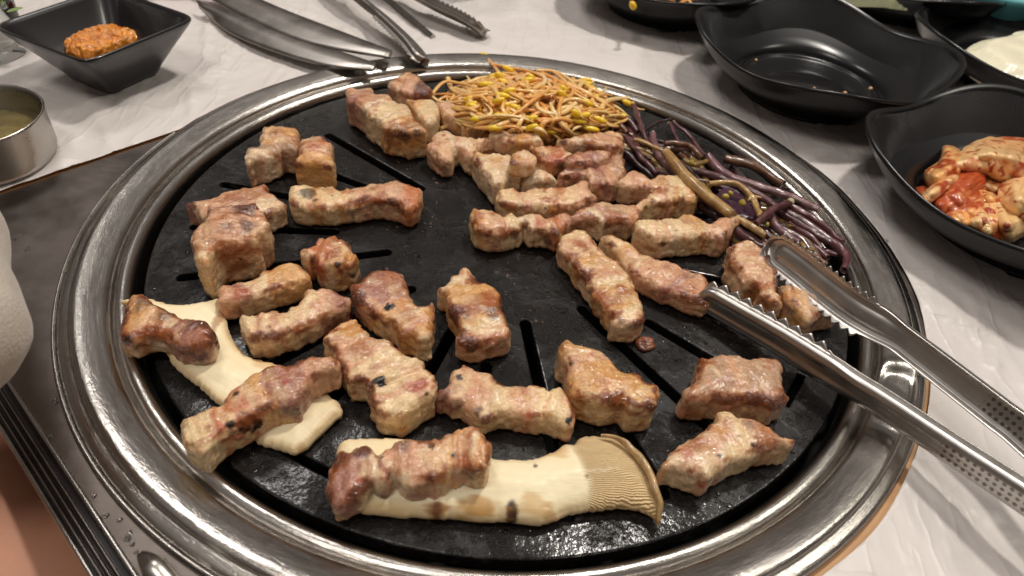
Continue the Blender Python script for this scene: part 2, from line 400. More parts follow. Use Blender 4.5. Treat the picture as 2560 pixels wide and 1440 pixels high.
# ------------------------------------------------------------------ the setting: table, cover, burner plate
TZ = 0.003
_q0, _q1 = P(30, 973, TZ)[:2], P(336, 1440, TZ)[:2]; _dl = (_q1 - _q0) / np.linalg.norm(_q1 - _q0)
E1 = -_dl; E2 = np.array([-E1[1], E1[0]])   # across / towards the table edge
AW, BW = 0.5 * (P(130, 440, TZ)[:2] @ E1 + P(370, 361, TZ)[:2] @ E1), _q0 @ E2
def ab(a, b, z): return (*(a * E1 + b * E2), z)
def table_cover():
    xs = np.arange(-0.42, 0.72, 0.0022); ys = np.arange(-0.30, 0.85, 0.0022)
    X, Y = np.meshgrid(xs, ys, indexing='ij')
    z = np.zeros_like(X)
    for k, (ang, sc, st, am) in enumerate([(0.5, 0.055, 3.2, 1.0), (-0.9, 0.04, 3.5, 0.8), (1.5, 0.03, 2.8, 0.5), (0.1, 0.018, 2.5, 0.35), (-0.4, 0.012, 3, 0.3), (0.9, 0.009, 4, 0.22), (-1.3, 0.02, 5, 0.4)]):
        u = X * math.cos(ang) + Y * math.sin(ang); w = -X * math.sin(ang) + Y * math.cos(ang)
        n = noise(u / st, w, 0, sc, k + 2) + 0.35 * noise(u / st, w, 0, sc * 0.4, k + 9)
        m = sstep(-0.15, 0.6, noise(X, Y, 0, 0.09, k + 20))
        z += am * 0.0034 * (1.2 * np.exp(-(np.abs(n) / 0.06)) * m + 0.5 * n)
    R = np.hypot(X, Y); A = X * E1[0] + Y * E1[1]; B = X * E2[0] + Y * E2[1]
    edge = 0.1905 + 0.0014 * noise(X, Y, 0, 0.03, 5)
    ins = (A < AW + 0.002) & (A > -AW) & (B > -0.02)
    keep = ~((R < edge) | ins)
    F = grid_faces(len(xs), len(ys)); F = F[keep.ravel()[F].any(1)]
    # slide the cut vertices onto the hole's smooth boundary
    Vx, Vy = X.copy(), Y.copy()
    dd = ~keep & (R < edge) ; k = np.where(dd, edge / np.maximum(R, 1e-3), 1); Vx *= k; Vy *= k
    A2 = Vx * E1[0] + Vy * E1[1]; B2 = Vx * E2[0] + Vy * E2[1]; i2 = ~keep & (A2 < AW + 0.002) & (A2 > -AW) & (B2 > 0.0) 
    pos = i2 & (A2 > 0); Vx = np.where(pos, Vx + (AW + 0.002 - A2) * E1[0], Vx); Vy = np.where(pos, Vy + (AW + 0.002 - A2) * E1[1], Vy)
    neg = i2 & (A2 <= 0); Vx = np.where(neg, Vx + (-AW - A2) * E1[0], Vx); Vy = np.where(neg, Vy + (-AW - A2) * E1[1], Vy)
    z = 0.0018 * np.tanh(z / 0.0018)
    lip = np.exp(-np.clip(R - 0.1915, 0, 1) / 0.004)
    V = np.stack([Vx, Vy, TZ + 0.0008 + z * (1 - 0.8 * lip) * (1 - 0.85 * np.where((B > 0) & (np.abs(A) < 0.25), np.exp(-np.abs(A - AW - 0.002) / 0.006), 0))], -1).reshape(-1, 3)
    used = np.unique(F); mp = -np.ones(len(V), int); mp[used] = np.arange(len(used))
    o = obj('table_cover', mesh('table_cover', V[used], mp[F]), CLOTH); tag(o, kind='structure')
    so = o.modifiers.new('thick', 'SOLIDIFY'); so.thickness = 0.0003; so.offset = -1
table_cover()
# wooden table top under the cover (with the recess for the burner left open)
def table_top():
    n = 128; th = np.linspace(0, 2 * math.pi, n, endpoint=False)
    ri = 0.180; v = []; 
    for t in th:
        a, b = math.cos(t), math.sin(t); m = max(abs(a), abs(b))
        v.append((ri * a, ri * b)); 
    for t in th:
        a, b = math.cos(t), math.sin(t); m = max(abs(a), abs(b)); v.append((1.1 * a / m, 1.1 * b / m))
    v = np.array(v); B = v @ E2; over = B > BW - 0.004
    v[over] -= np.outer((B[over] - BW + 0.004), E2)
    V = np.vstack([np.c_[v, np.full(len(v), TZ - 0.0016)], np.c_[v, np.full(len(v), -0.025)]])
    f = []
    for i in range(n):
        j = (i + 1) % n
        f += [[i, n + i, n + j, j], [2 * n + j, 3 * n + j, 3 * n + i, 2 * n + i], [n + i, 3 * n + i, 3 * n + j, n + j], [j, 2 * n + j, 2 * n + i, i]]
    tag(obj('table_top', mesh('table_top', V, f, False), WOOD), kind='structure')
table_top()
def burner_surround():
    root = empty('burner_surround', (*(0.15 * E2), TZ)); inv = np.array(root.location)
    tag(root, 'dull dark steel plate around the grill with ribbed edge trim at lower left', 'burner plate')
    # steel sheet with the round opening
    n = 160; th = np.linspace(0, 2 * math.pi, n, endpoint=False); v = []
    for t in th: v.append((0.1875 * math.cos(t), 0.1875 * math.sin(t)))
    for t in th:
        d = np.array([math.cos(t), math.sin(t)]); a, b = d @ E1, d @ E2
        k = min(AW / max(abs(a), 1e-6), (BW if b > 0 else 0.19) / max(abs(b), 1e-6)); k = max(k, 0.1880)
        v.append(tuple(d * k))
    v = np.array(v); V = np.c_[v, np.full(len(v), TZ)] - inv
    f = [[i, n + i, n + (i + 1) % n, (i + 1) % n] for i in range(n)]
    o = obj('plate', mesh('plate', V, f, False), DARKSTEEL, root)
    so = o.modifiers.new('thick', 'SOLIDIFY'); so.thickness = 0.0015; so.offset = -1
    # raised lip round the opening
    c = [(0.1895 + 0.0009 * math.cos(t), TZ + 0.0006 + 0.0015 * math.sin(t)) for t in np.linspace(math.pi, 0, 9)]
    V, F = lathe(c, 220); m = (V[:, :2] @ E1 < AW) | (V[:, :2] @ E2 < -9)
    keep = m[F].all(1) & ((V[:, :2] @ E1 > -AW)[F].all(1)) & ((V[:, :2] @ E2 > -0.02)[F].all(1))
    obj('opening_lip', mesh('opening_lip', V - inv, F[keep]), STEEL, root)
    # ribbed trim along the table edge
    def bar(b0, b1, z0, z1, name, m, a0=-AW, a1=AW):
        pts = []
        prof = []
        r = (b1 - b0) / 2
        for t in np.linspace(0, math.pi, 9): prof.append(((b0 + b1) / 2 - r * math.cos(t), z0 + (z1 - z0) * math.sin(t) ** 0.7))
        V = [ab(a, b, z) for a in np.linspace(a0, a1, 24) for b, z in prof]
        o = obj(name, mesh(name, np.array(V) - inv, grid_faces(24, 9)), m, root)
    bar(BW - 0.0012, BW + 0.0008, TZ - 0.001, TZ + 0.0012, 'plate_edge', STEEL)
    for b0, b1, zt, a0 in ((.0024, .0037, .0010, -.10), (.0042, .0055, .0010, -.10), (.0060, .0072, .0008, -.10), (.0076, .0094, .0004, -AW)):
        bar(BW + b0, BW + b1, TZ - 0.002, TZ + zt, 'trim_rib', STEEL if b0 > .007 else DARKSTEEL, a0)
    v, f = box(-AW, AW, BW + 0.0008, BW + 0.0092, TZ - 0.012, TZ - 0.0014)
    v = [tuple(np.array(ab(a, b, z)) - inv) for a, b, z in v]
    obj('trim_base', mesh('trim_base', v, f, False), BLACKW, root)
burner_surround()
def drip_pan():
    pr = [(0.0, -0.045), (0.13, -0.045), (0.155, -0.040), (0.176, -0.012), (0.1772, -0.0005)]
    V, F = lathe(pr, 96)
    o = obj('drip_pan', mesh('drip_pan', V - np.array([0, 0, -0.045]), F), CAVITY_SHADE, loc=(0, 0, -0.045))
    tag(o, 'pan coloured as dark cavity shade below the slots of the grill plate', 'drip pan')
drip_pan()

# ------------------------------------------------------------------ grill ring
A0 = math.atan2(*(P(2238, 985, 0.006)[1::-1]))   # the pressed finger dent under the tongs
def grill_ring():
    prof = [(162.8, -9), (163.0, -4), (163.6, -0.5), (164.2, 1.2), (165.0, 2.2), (166.0, 2.7), (167.2, 2.5), (168.3, 1.8), (169.2, 0.4), (169.9, 0.2),
            (170.5, 0.8), (171.2, 3.4), (172.2, 4.6), (174.0, 5.4), (177.0, 6.5), (180.0, 7.3), (181.6, 7.4), (182.6, 6.9), (183.2, 6.0), (183.8, 5.5), (185.0, 5.3),
            (186.4, 5.0), (187.4, 4.4), (187.9, 3.4), (188.1, 2.4), (188.3, 1.4), (188.3, 0.4)]
    pr = catmull(np.array(prof) / 1000, 3)
    segs = 600; th = np.linspace(0, 2 * math.pi, segs, endpoint=False)
    Rr = np.outer(np.ones(segs), pr[:, 0]); Z = np.outer(np.ones(segs), pr[:, 1]).copy(); T = np.outer(th, np.ones(len(pr)))
    da = (T - A0 + math.pi) % (2 * math.pi) - math.pi
    u = da * 0.178 / 0.017; w = (Rr - 0.1775) / 0.0068
    q = (u ** 4 + w ** 4) ** 0.25
    Z -= 0.0021 * (1 - sstep(0.70, 1.0, q)); Z += 0.0006 * np.exp(-((q - 1.05) / 0.08) ** 2)
    V = np.stack([Rr * np.cos(T), Rr * np.sin(T), Z], -1).reshape(-1, 3)
    F = grid_faces(segs, len(pr), cu=True)
    me = mesh('grill_ring', V, F)
    uv = me.uv_layers.new(name='uv')
    li = np.zeros(len(me.loops), np.int32); me.loops.foreach_get('vertex_index', li)
    t = (li // len(pr)) / segs; p = (li % len(pr)) / (len(pr) - 1)
    # seam: last segment
    pol = t.reshape(-1, 4); pol[:] = np.where((pol.max(1, keepdims=True) > 0.9) & (pol < 0.1), pol + 1, pol)
    uv.data.foreach_set('uv', np.stack([pol.ravel() * 10, p * 0.05], 1).astype(np.float32).ravel())
    o = obj('grill_ring', me, RING); so = o.modifiers.new('thick', 'SOLIDIFY'); so.thickness = 0.0008; so.offset = -1
    tag(o, 'wide brushed steel ring framing the black grill plate', 'grill ring')
grill_ring()

# ------------------------------------------------------------------ grill plate with real slots
SLOTS = []
for i in range(26):
    a = math.radians(145 + i * 13.77)
    L = i % 2 == 0
    SLOTS.append((a, 0.054 if L else 0.078, 0.1315 if i in (0, 25) else 0.1475))
ARCS = [(-123, -104), (-36.5, -28)]
def in_slot(x, y, pad=0.0006):
    r = math.hypot(x, y); t = math.atan2(y, x)
    for a, r0, r1 in SLOTS:
        if r0 - 0.003 < r < r1 + 0.003 and abs(r * math.sin(t - a)) < 0.0026 + pad and math.cos(t - a) > 0: return True
    for a0, a1 in ARCS:
        if a0 - 2 < math.degrees(t) < a1 + 2 and 0.1405 < r < 0.1475: return True
    return False
def grill_plate():
    cu = bpy.data.curves.new('grill_plate', 'CURVE'); cu.dimensions = '2D'; cu.fill_mode = 'BOTH'
    def spl(pts):
        s = cu.splines.new('POLY'); s.points.add(len(pts) - 1)
        for q, p in zip(s.points, pts): q.co = (p[0], p[1], 0, 1)
        s.use_cyclic_u = True
    spl([(0.1583 * math.cos(t), 0.1583 * math.sin(t)) for t in np.linspace(0, 2 * math.pi, 200, endpoint=False)])
    w = 0.0030
    arcset = [(math.radians(a0), math.radians(a1)) for a0, a1 in ARCS]
    for a, r0, r1 in SLOTS:
        aa = (a + math.pi) % (2 * math.pi) - math.pi
        if any(lo - 0.06 < aa < hi + 0.06 for lo, hi in arcset): r1 = 0.131
        d = np.array([math.cos(a), math.sin(a)]); n = np.array([-d[1], d[0]]); pts = []
        for t in np.linspace(-math.pi / 2, math.pi / 2, 7): pts.append(d * (r1 - w) + w * (math.cos(t) * d + math.sin(t) * n))
        for t in np.linspace(math.pi / 2, 3 * math.pi / 2, 7): pts.append(d * (r0 + w) + w * (math.cos(t) * d + math.sin(t) * n))
        spl(pts)
    for lo, hi in arcset:
        pts = [(0.1462 * math.cos(t), 0.1462 * math.sin(t)) for t in np.linspace(lo, hi, 16)] + [(0.1415 * math.cos(t), 0.1415 * math.sin(t)) for t in np.linspace(hi, lo, 16)]
        spl(pts)
    cu.extrude = 0.0028; cu.bevel_depth = 0.0008; cu.bevel_resolution = 2
    tmp = bpy.data.objects.new('tmp', cu); C.objects.link(tmp)
    bpy.context.view_layer.update()
    me = bpy.data.meshes.new_from_object(tmp.evaluated_get(bpy.context.evaluated_depsgraph_get()))
    bpy.data.objects.remove(tmp); me.name = 'grill_plate'
    me.transform(Matrix.Translation((0, 0, -0.0036)))
    for p in me.polygons: p.use_smooth = False
    me.materials.clear()
    o = obj('grill_plate', me, PLATE)
    tag(o, 'round black iron grill plate with radial slots under the meat', 'grill plate')
grill_plate()

# ------------------------------------------------------------------ grease drops (nobody could count them)
def drops(name, sites, m, seed):
    rg = np.random.RandomState(seed); V = []; F = []; off = 0
    th = np.linspace(0, 2 * math.pi, 8, endpoint=False)
    for x, y, z, r, hh in sites:
        e = 1 + 0.5 * rg.rand(); ph = rg.rand() * 6.28
        rings = []
        for k, (rr, zz) in enumerate([(1, 0), (0.86, 0.5), (0.55, 0.86)]):
            px = rr * r * np.cos(th) * e; py = rr * r * np.sin(th)
            rings.append(np.stack([x + px * math.cos(ph) - py * math.sin(ph), y + px * math.sin(ph) + py * math.cos(ph), np.full(8, z + zz * hh)], 1))
        V += rings + [np.array([[x, y, z + hh]])]
        for k in range(2):
            for j in range(8): F.append([off + k * 8 + j, off + k * 8 + (j + 1) % 8, off + k * 8 + 8 + (j + 1) % 8, off + k * 8 + 8 + j])
        for j in range(8): F.append([off + 16 + j, off + 16 + (j + 1) % 8, off + 24])
        off += 25
    o = obj(name, mesh(name, np.vstack(V), F), m); tag(o, kind='stuff'); return o
rg = random.Random(3); sites = []
while len(sites) < 3600:
    r = 0.1565 * math.sqrt(rg.random()); t = rg.random() * 6.283; x, y = r * math.cos(t), r * math.sin(t)
    if in_slot(x, y): continue
    if noise(x, y, 0, 0.03, 4) < rg.uniform(-0.7, 0.6): continue
    s = 0.00022 + 0.0008 * rg.random() ** 3
    sites.append((x, y, -0.00005, s, s * 0.45))
o = drops('grease_drops', sites, OIL, 1); tag(o, 'fine beads of hot oil spattered over the black plate', 'grease')
sites = []
rp = np.array([165.0, 166.0, 167.2, 168.3, 169.2, 170.5, 171.2, 172.2, 174, 177, 180, 181.6, 182.6, 183.8, 185, 187.4]) / 1000
zp = np.array([2.2, 2.7, 2.5, 1.8, 0.4, 0.8, 3.4, 4.6, 5.4, 6.5, 7.3, 7.4, 6.9, 5.5, 5.3, 4.4]) / 1000
while len(sites) < 520:
    t = rg.random() * 6.283; r = rg.uniform(0.166, 0.187)
    if noise(math.cos(t) * .17, math.sin(t) * .17, 0, 0.04, 8) < rg.uniform(-0.9, 0.5): continue
    da = abs((t - A0 + math.pi) % (2 * math.pi) - math.pi)
    if da < 0.12: continue
    s = 0.00018 + 0.0006 * rg.random() ** 3
    sites.append((r * math.cos(t), r * math.sin(t), float(np.interp(r, rp, zp)) - 0.00006, s, s * 0.5))
o = drops('fat_splatter', sites, OIL, 2); tag(o, 'small drops of fat spattered along the steel ring', 'grease')

BURNT = m_plain('burnt_bits', srgb(52, 30, 20), .5, coat=.3)
sites = []
while len(sites) < 230:
    r = 0.150 * math.sqrt(rg.random()); t = rg.random() * 6.283; x, y = r * math.cos(t), r * math.sin(t)
    if in_slot(x, y) or noise(x, y, 0, 0.025, 14) < rg.uniform(-0.5, 0.7): continue
    q = 0.0003 + 0.0009 * rg.random() ** 3; sites.append((x, y, -0.0001, q, q * 0.6))
o = drops('burnt_crumbs', sites, BURNT, 5); tag(o, 'tiny burnt brown crumbs scattered over the black plate', 'crumbs')
sites = []
for px_, py_ in [(36, 598), (66, 625), (52, 590), (72, 618), (133, 998), (140, 1008), (126, 1090), (318, 1348), (330, 1360), (322, 1336), (340, 1380), (236, 1240), (262, 1290), (300, 1300)]:
    p_ = P(px_, py_, TZ); sites.append((p_[0], p_[1], TZ, rg.uniform(.0004, .0012), .0004))
o = drops('water_drops', sites, GLASS, 6); tag(o, 'few small drops of water on the dark steel burner plate', 'water')
# ------------------------------------------------------------------ solid food built as a closed volume
PAL = {'f': (230, 203, 160), 'w': (228, 204, 172), 'm': (208, 158, 126), 'p': (162, 108, 92), 'g': (212, 162, 102), 'l': (182, 146, 118),
       'r': (190, 114, 68), 'b': (172, 112, 66), 'd': (112, 60, 40), 'n': (222, 184, 146)}
PAL = {k: np.array(srgb(*v)) for k, v in PAL.items()}
BROWN = np.array(srgb(158, 84, 34)); DARK = np.array(srgb(78, 32, 18)); CHAR = np.array(srgb(9, 6, 6)); RED = np.array(srgb(168, 72, 48)); GOLD = np.array(srgb(200, 140, 66))
SPOT = {'b': BROWN, 'd': DARK, 'k': CHAR, 'r': RED, 'g': GOLD, 'w': PAL['w'], 'p': PAL['p']}
_seed = [0]
def volume(poly_px, h, z0=(0, 0), axis=None, rnd=0.30, hf=None, warp=0.0004, step=0.0007, grooves=None, dome=0.06, rough=1.0, shape=None, grow=2.5, rmax=0.0032):
    """closed lump: its outline follows the photo's silhouette, lower contour at the foot, upper contour at the top"""
    _seed[0] += 1; sd = _seed[0]
    pts = catmull(poly_px, 4, True)
    tn = np.roll(pts, -2, 0) - np.roll(pts, 2, 0)
    area = 0.5 * np.sum(pts[:, 0] * np.roll(pts[:, 1], -1) - np.roll(pts[:, 0], -1) * pts[:, 1])
    nr = np.stack([tn[:, 1], -tn[:, 0]], 1) * (1 if area > 0 else -1); nr /= np.linalg.norm(nr, axis=1)[:, None] + 1e-9
    up = -nr[:, 1]; pts = pts + nr * grow
    for _ in range(6): up = (np.roll(up, 1) + up + np.roll(up, -1)) / 3
    if axis is None:
        axis = (pts[pts[:, 0].argmin()], pts[pts[:, 0].argmax()])
    hwant = h
    for attempt in range(12):
        r = min(h * rnd, rmax)
        a0 = P(axis[0][0], axis[0][1], h * 0.7 + z0[0])[:2]; a1 = P(axis[1][0], axis[1][1], h * 0.7 + z0[1])[:2]
        ax = a1 - a0; AL = np.linalg.norm(ax); ax /= AL
        def zb(x, y, a0=a0, ax=ax, AL=AL):
            t = np.clip(((x - a0[0]) * ax[0] + (y - a0[1]) * ax[1]) / AL, 0, 1); return z0[0] + (z0[1] - z0[0]) * t
        poly = []
        for p, u in zip(pts, up):
            q = P(p[0], p[1], h / 2)[:2]; zl = zb(*q)
            poly.append(P(p[0], p[1], zl + h / 2 + (h / 2 - 0.6 * r) * u)[:2])
        poly = np.array(poly); cen = poly.mean(0)
        lo = poly.min(0) - 0.003; hi = poly.max(0) + 0.003
        xs = np.arange(lo[0], hi[0], step); ys = np.arange(lo[1], hi[1], step)
        X2, Y2 = np.meshgrid(xs, ys, indexing='ij')
        d2 = poly_sd(X2, Y2, poly)
        er = min(0.0013, 0.16 * h)
        mk = d2 < -er
        flat = np.array([P(p[0], p[1], h / 2)[:2] for p in pts]); fa = lambda q: abs(0.5 * np.sum(q[:, 0] * np.roll(q[:, 1], -1) - np.roll(q[:, 0], -1) * q[:, 1]))
        ok = mk.any() and (d2 < 0).sum() * step * step > 0.52 * fa(flat)
        if ok:      # one connected core, no pinched waists
            seen = np.zeros_like(mk); seen.flat[np.argmin(d2)] = True
            while True:
                g2 = seen.copy(); g2[1:] |= seen[:-1]; g2[:-1] |= seen[1:]; g2[:, 1:] |= seen[:, :-1]; g2[:, :-1] |= seen[:, 1:]; g2 &= mk
                if g2.sum() == seen.sum(): break
                seen = g2
            ok = seen.sum() > 0.93 * mk.sum()
            mk = seen if seen.sum() > 0.5 * mk.sum() else mk
        if ok or h < 0.45 * hwant: break
        h *= 0.90
    if mk.any():
        ed = mk & ~(np.roll(mk, 1, 0) & np.roll(mk, -1, 0) & np.roll(mk, 1, 1) & np.roll(mk, -1, 1))
        E = np.argwhere(ed); dm = np.full(d2.shape, 9.0)
        for i, j in E: dm = np.minimum(dm, (X2 - xs[i]) ** 2 + (Y2 - ys[j]) ** 2)
        dm = np.where(mk, -np.sqrt(dm), np.sqrt(dm)); d2 = np.maximum(d2, dm - er * 1.02)
    zs = np.arange(min(z0) - 0.0025, max(z0) + h * 1.45 + 0.003, step)
    d2 = d2 + warp * (noise(X2, Y2, 0, 0.0045, sd) + 0.6 * noise(X2, Y2, 0, 0.002, sd + 1)) * rough
    zb2 = zb(X2, Y2)
    H = h * (1 + 0.06 * noise(X2, Y2, 0, 0.014, sd + 2) + dome * (sstep(0, 0.012, -d2) - 0.5))
    t2 = ((X2 - a0[0]) * ax[0] + (Y2 - a0[1]) * ax[1]) / AL
    if hf is not None: H = H * np.interp(t2, np.linspace(0, 1, len(hf)), hf)
    X = X2[:, :, None]; Y = Y2[:, :, None]; Z = zs[None, None, :] - zb2[:, :, None]; H3 = H[:, :, None]
    dz = np.abs(Z - H3 / 2) - H3 / 2
    q1 = d2[:, :, None] + r; q2 = dz + r
    D = np.minimum(np.maximum(q1, q2), 0) + np.hypot(np.maximum(q1, 0), np.maximum(q2, 0)) - r
    Zw = zs[None, None, :]
    D = D + rough * (0.00036 * noise(X, Y, Zw, 0.0075, sd + 3) + 0.00034 * noise(X, Y, Zw, 0.0030, sd + 4) + 0.00026 * noise(X, Y, Zw, 0.0014, sd + 5))
    AX = (X - a0[0]) * ax[0] + (Y - a0[1]) * ax[1]; CX = -(X - a0[0]) * ax[1] + (Y - a0[1]) * ax[0]
    D = D + rough * 0.00022 * noise(AX + 0.0012 * noise(X, Y, Zw, 0.009, sd + 7), CX * 0.12, Zw * 0.25, 0.0013, sd + 8)
    if grooves is not None:
        tw = t2[:, :, None] + 0.035 * noise(X, Y, Zw, 0.009, sd + 6)
        for gt, gd in grooves: D = D + gd * np.exp(-((tw - gt) * AL / 0.0011) ** 2)
    if shape is not None: D = shape(D, X, Y, Zw, t2[:, :, None])
    V, F = surface_nets(D, (xs[0], ys[0], zs[0]), step)
    info = dict(a0=a0, a1=a1, ax=ax, AL=AL, seed=sd, h=h, z0=z0, cen=cen, poly=poly, zb=zb)
    return V, F, info
def paint_meat(V, info, bands, spots, brown=0.35, edge=0.35):
    sd = info['seed']; x, y, z = V.T; VC = V - CAM
    t = ((x - info['a0'][0]) * info['ax'][0] + (y - info['a0'][1]) * info['ax'][1]) / info['AL']
    t = t + (0.0040 * noise(x, y, z, 0.010, sd + 11) + 0.0018 * noise(x, y, z, 0.0035, sd + 12)) / info['AL'] * 1.4
    n = len(bands); f = np.clip(t, 0, 0.9999) * n
    i = np.floor(f).astype(int); fr = f - i
    cols = np.array([PAL[b] for b in bands])
    nx = np.clip(i + 1, 0, n - 1); pv = np.clip(i - 1, 0, n - 1)
    wn = sstep(0.72, 1.0, fr)[:, None] * 0.5; wp = (1 - sstep(0.0, 0.28, fr))[:, None] * 0.5
    c = cols[i] * (1 - wn - wp) + cols[nx] * wn + cols[pv] * wp
    mean = c.mean(0); c = c * 0.93 + mean * 0.07
    pt = noise(x, y, z, 0.009, sd + 31) + 0.5 * noise(x, y, z, 0.004, sd + 32)
    k1 = (sstep(0.1, 0.8, pt) * 0.25)[:, None]; c = c * (1 - k1) + PAL['n'] * k1
    k1 = (sstep(0.15, 0.9, -pt) * 0.2)[:, None]; c = c * (1 - k1) + PAL['m'] * 0.9 * k1
    al = (x - info['a0'][0]) * info['ax'][0] + (y - info['a0'][1]) * info['ax'][1]; cr = -(x - info['a0'][0]) * info['ax'][1] + (y - info['a0'][1]) * info['ax'][0]
    wv = al + 0.0022 * noise(x, y, z, 0.010, sd + 33) + 0.0008 * noise(x, y, z, 0.003, sd + 34)
    g1 = noise(wv, cr * 0.14, z * 0.25, 0.0024, sd + 35); g2 = noise(wv, cr * 0.10, z * 0.2, 0.0009, sd + 36)
    c = c * (1 + 0.13 * g1 + 0.09 * g2)[:, None]
    ln = (sstep(0.42, 0.75, g1 + 0.25 * noise(x, y, z, 0.004, sd + 37)) * 0.45)[:, None]; c = c * (1 - ln) + np.array(srgb(196, 124, 84)) * ln
    ln = (sstep(0.42, 0.75, -g1 + 0.25 * noise(x, y, z, 0.004, sd + 38)) * 0.5)[:, None]; c = c * (1 - ln) + PAL['f'] * 1.04 * ln
    # marbling
    mb = sstep(0.25, 0.6, noise(x, y, z, 0.0042, sd + 13))[:, None] * 0.35
    c = c * (1 - mb) + PAL['f'] * mb
    zr = (z - info['zb'](x, y)) / info['h']
    d2 = poly_sd(x, y, info['poly'])
    top = sstep(0.45, 0.85, zr)
    rim = np.exp(-((d2 + 0.0012) / 0.0022) ** 2) * top
    b = 0.55 * noise(x, y, z, 0.008, sd + 14) + 0.35 * noise(x, y, z, 0.003, sd + 15) + 0.2 * noise(x, y, z, 0.0013, sd + 16)
    brown = brown + 0.04; s = sstep(0.50 - brown, 0.95 - brown, b * (0.35 + 0.65 * top) + edge * rim * 1.5)[:, None]
    c = c * (1 - 0.88 * s) + BROWN * 0.88 * s
    s2 = sstep(0.66 - brown * 0.6, 1.1 - brown * 0.6, b * top + edge * rim * 1.6)[:, None]
    c = c * (1 - 0.75 * s2) + DARK * 0.7 * s2
    # low, steamed-looking flanks are paler
    dull = np.zeros(len(V))
    for sp in spots:
        px, py, pr, k = sp[:4]; st = sp[4] if len(sp) > 4 else 0.85
        px_ = 1280 + F_PX * (VC @ _r) / (VC @ _fw); 
        dd = (px_ - px) ** 2 + (720 - F_PX * (VC @ _u) / (VC @ _fw) - py) ** 2
        near = np.argsort(dd)[:24]; w = V[near[np.argmin(np.linalg.norm(VC[near], axis=1))]]
        mm = np.linalg.norm(w - CAM) / F_PX * pr
        mm *= 1.4 if k == 'k' and pr > 3.5 else 1.1
        d = np.linalg.norm(V - w, axis=1) / mm
        d = d + 0.45 * noise(x, y, z, max(mm * 0.7, 0.0012), sd + 17) + 0.2 * noise(x, y, z, 0.001, sd + 18)
        e = 0.9 if k == 'k' else 0.35
        m = ((1 - sstep(e, 1.15, d)) * st)[:, None]
        c = c * (1 - m) + SPOT[k] * m
        if k == 'k': dull = np.maximum(dull, m[:, 0])
    wet = np.clip(0.75 + 0.7 * noise(x, y, z, 0.012, sd + 19) + 0.3 * top, 0.05, 1) * (1 - 0.9 * dull)
    return np.clip(c, 0, 1), wet
GRP = 'pieces of pork belly grilling on the plate'
def pork(label, poly, h, bands, axis, spots=(), z0=(0.0, 0.0), brown=0.30, edge=0.35, name='pork_piece', groove=0.00045, sc=None, cat='pork', **kw):
    """sc = (x0, y0, s) reads poly, axis and spots in a zoomed crop of the photo"""
    if sc:
        poly = zc(*sc, poly); axis = zc(*sc, axis); spots = [(sc[0] + q[0] / sc[2], sc[1] + q[1] / sc[2], q[2] / sc[2], *q[3:]) for q in spots]
    n = len(bands); _g = random.Random(len(label) * 7 + n); gr = [(k / n + _g.uniform(-.02, .02), groove * (_g.choice([0.3, 0.6, 1.0, 0.2]) if bands[k] != bands[k - 1] else 0.08)) for k in range(1, n)]
    V, F, info = volume(poly, h, z0, axis, grooves=gr, **kw)
    col, wet = paint_meat(V, info, bands, spots, brown, edge)
    org = np.array([*info['cen'], min(z0)])
    me = mesh(name, V - org, F); set_col(me, col); set_f(me, wet, 'wet')
    o = obj(name, me, MEAT, loc=tuple(org)); tag(o, label, cat, GRP)
    return o

z1 = (280, 420, 4); z2 = (280, 720, 4); z3 = (420, 860, 4); z4 = (780, 640, 4); z5 = (800, 880, 4); z6 = (560, 180, 4); z7 = (1040, 300, 4)
z8 = (1360, 420, 4); zB = (1340, 560, 4); zK = (1360, 820, 4); zM = (1560, 860, 3.6); zN = (800, 1040, 2.844); zT = (1700, 560, 4); zV = (820, 160, 4)

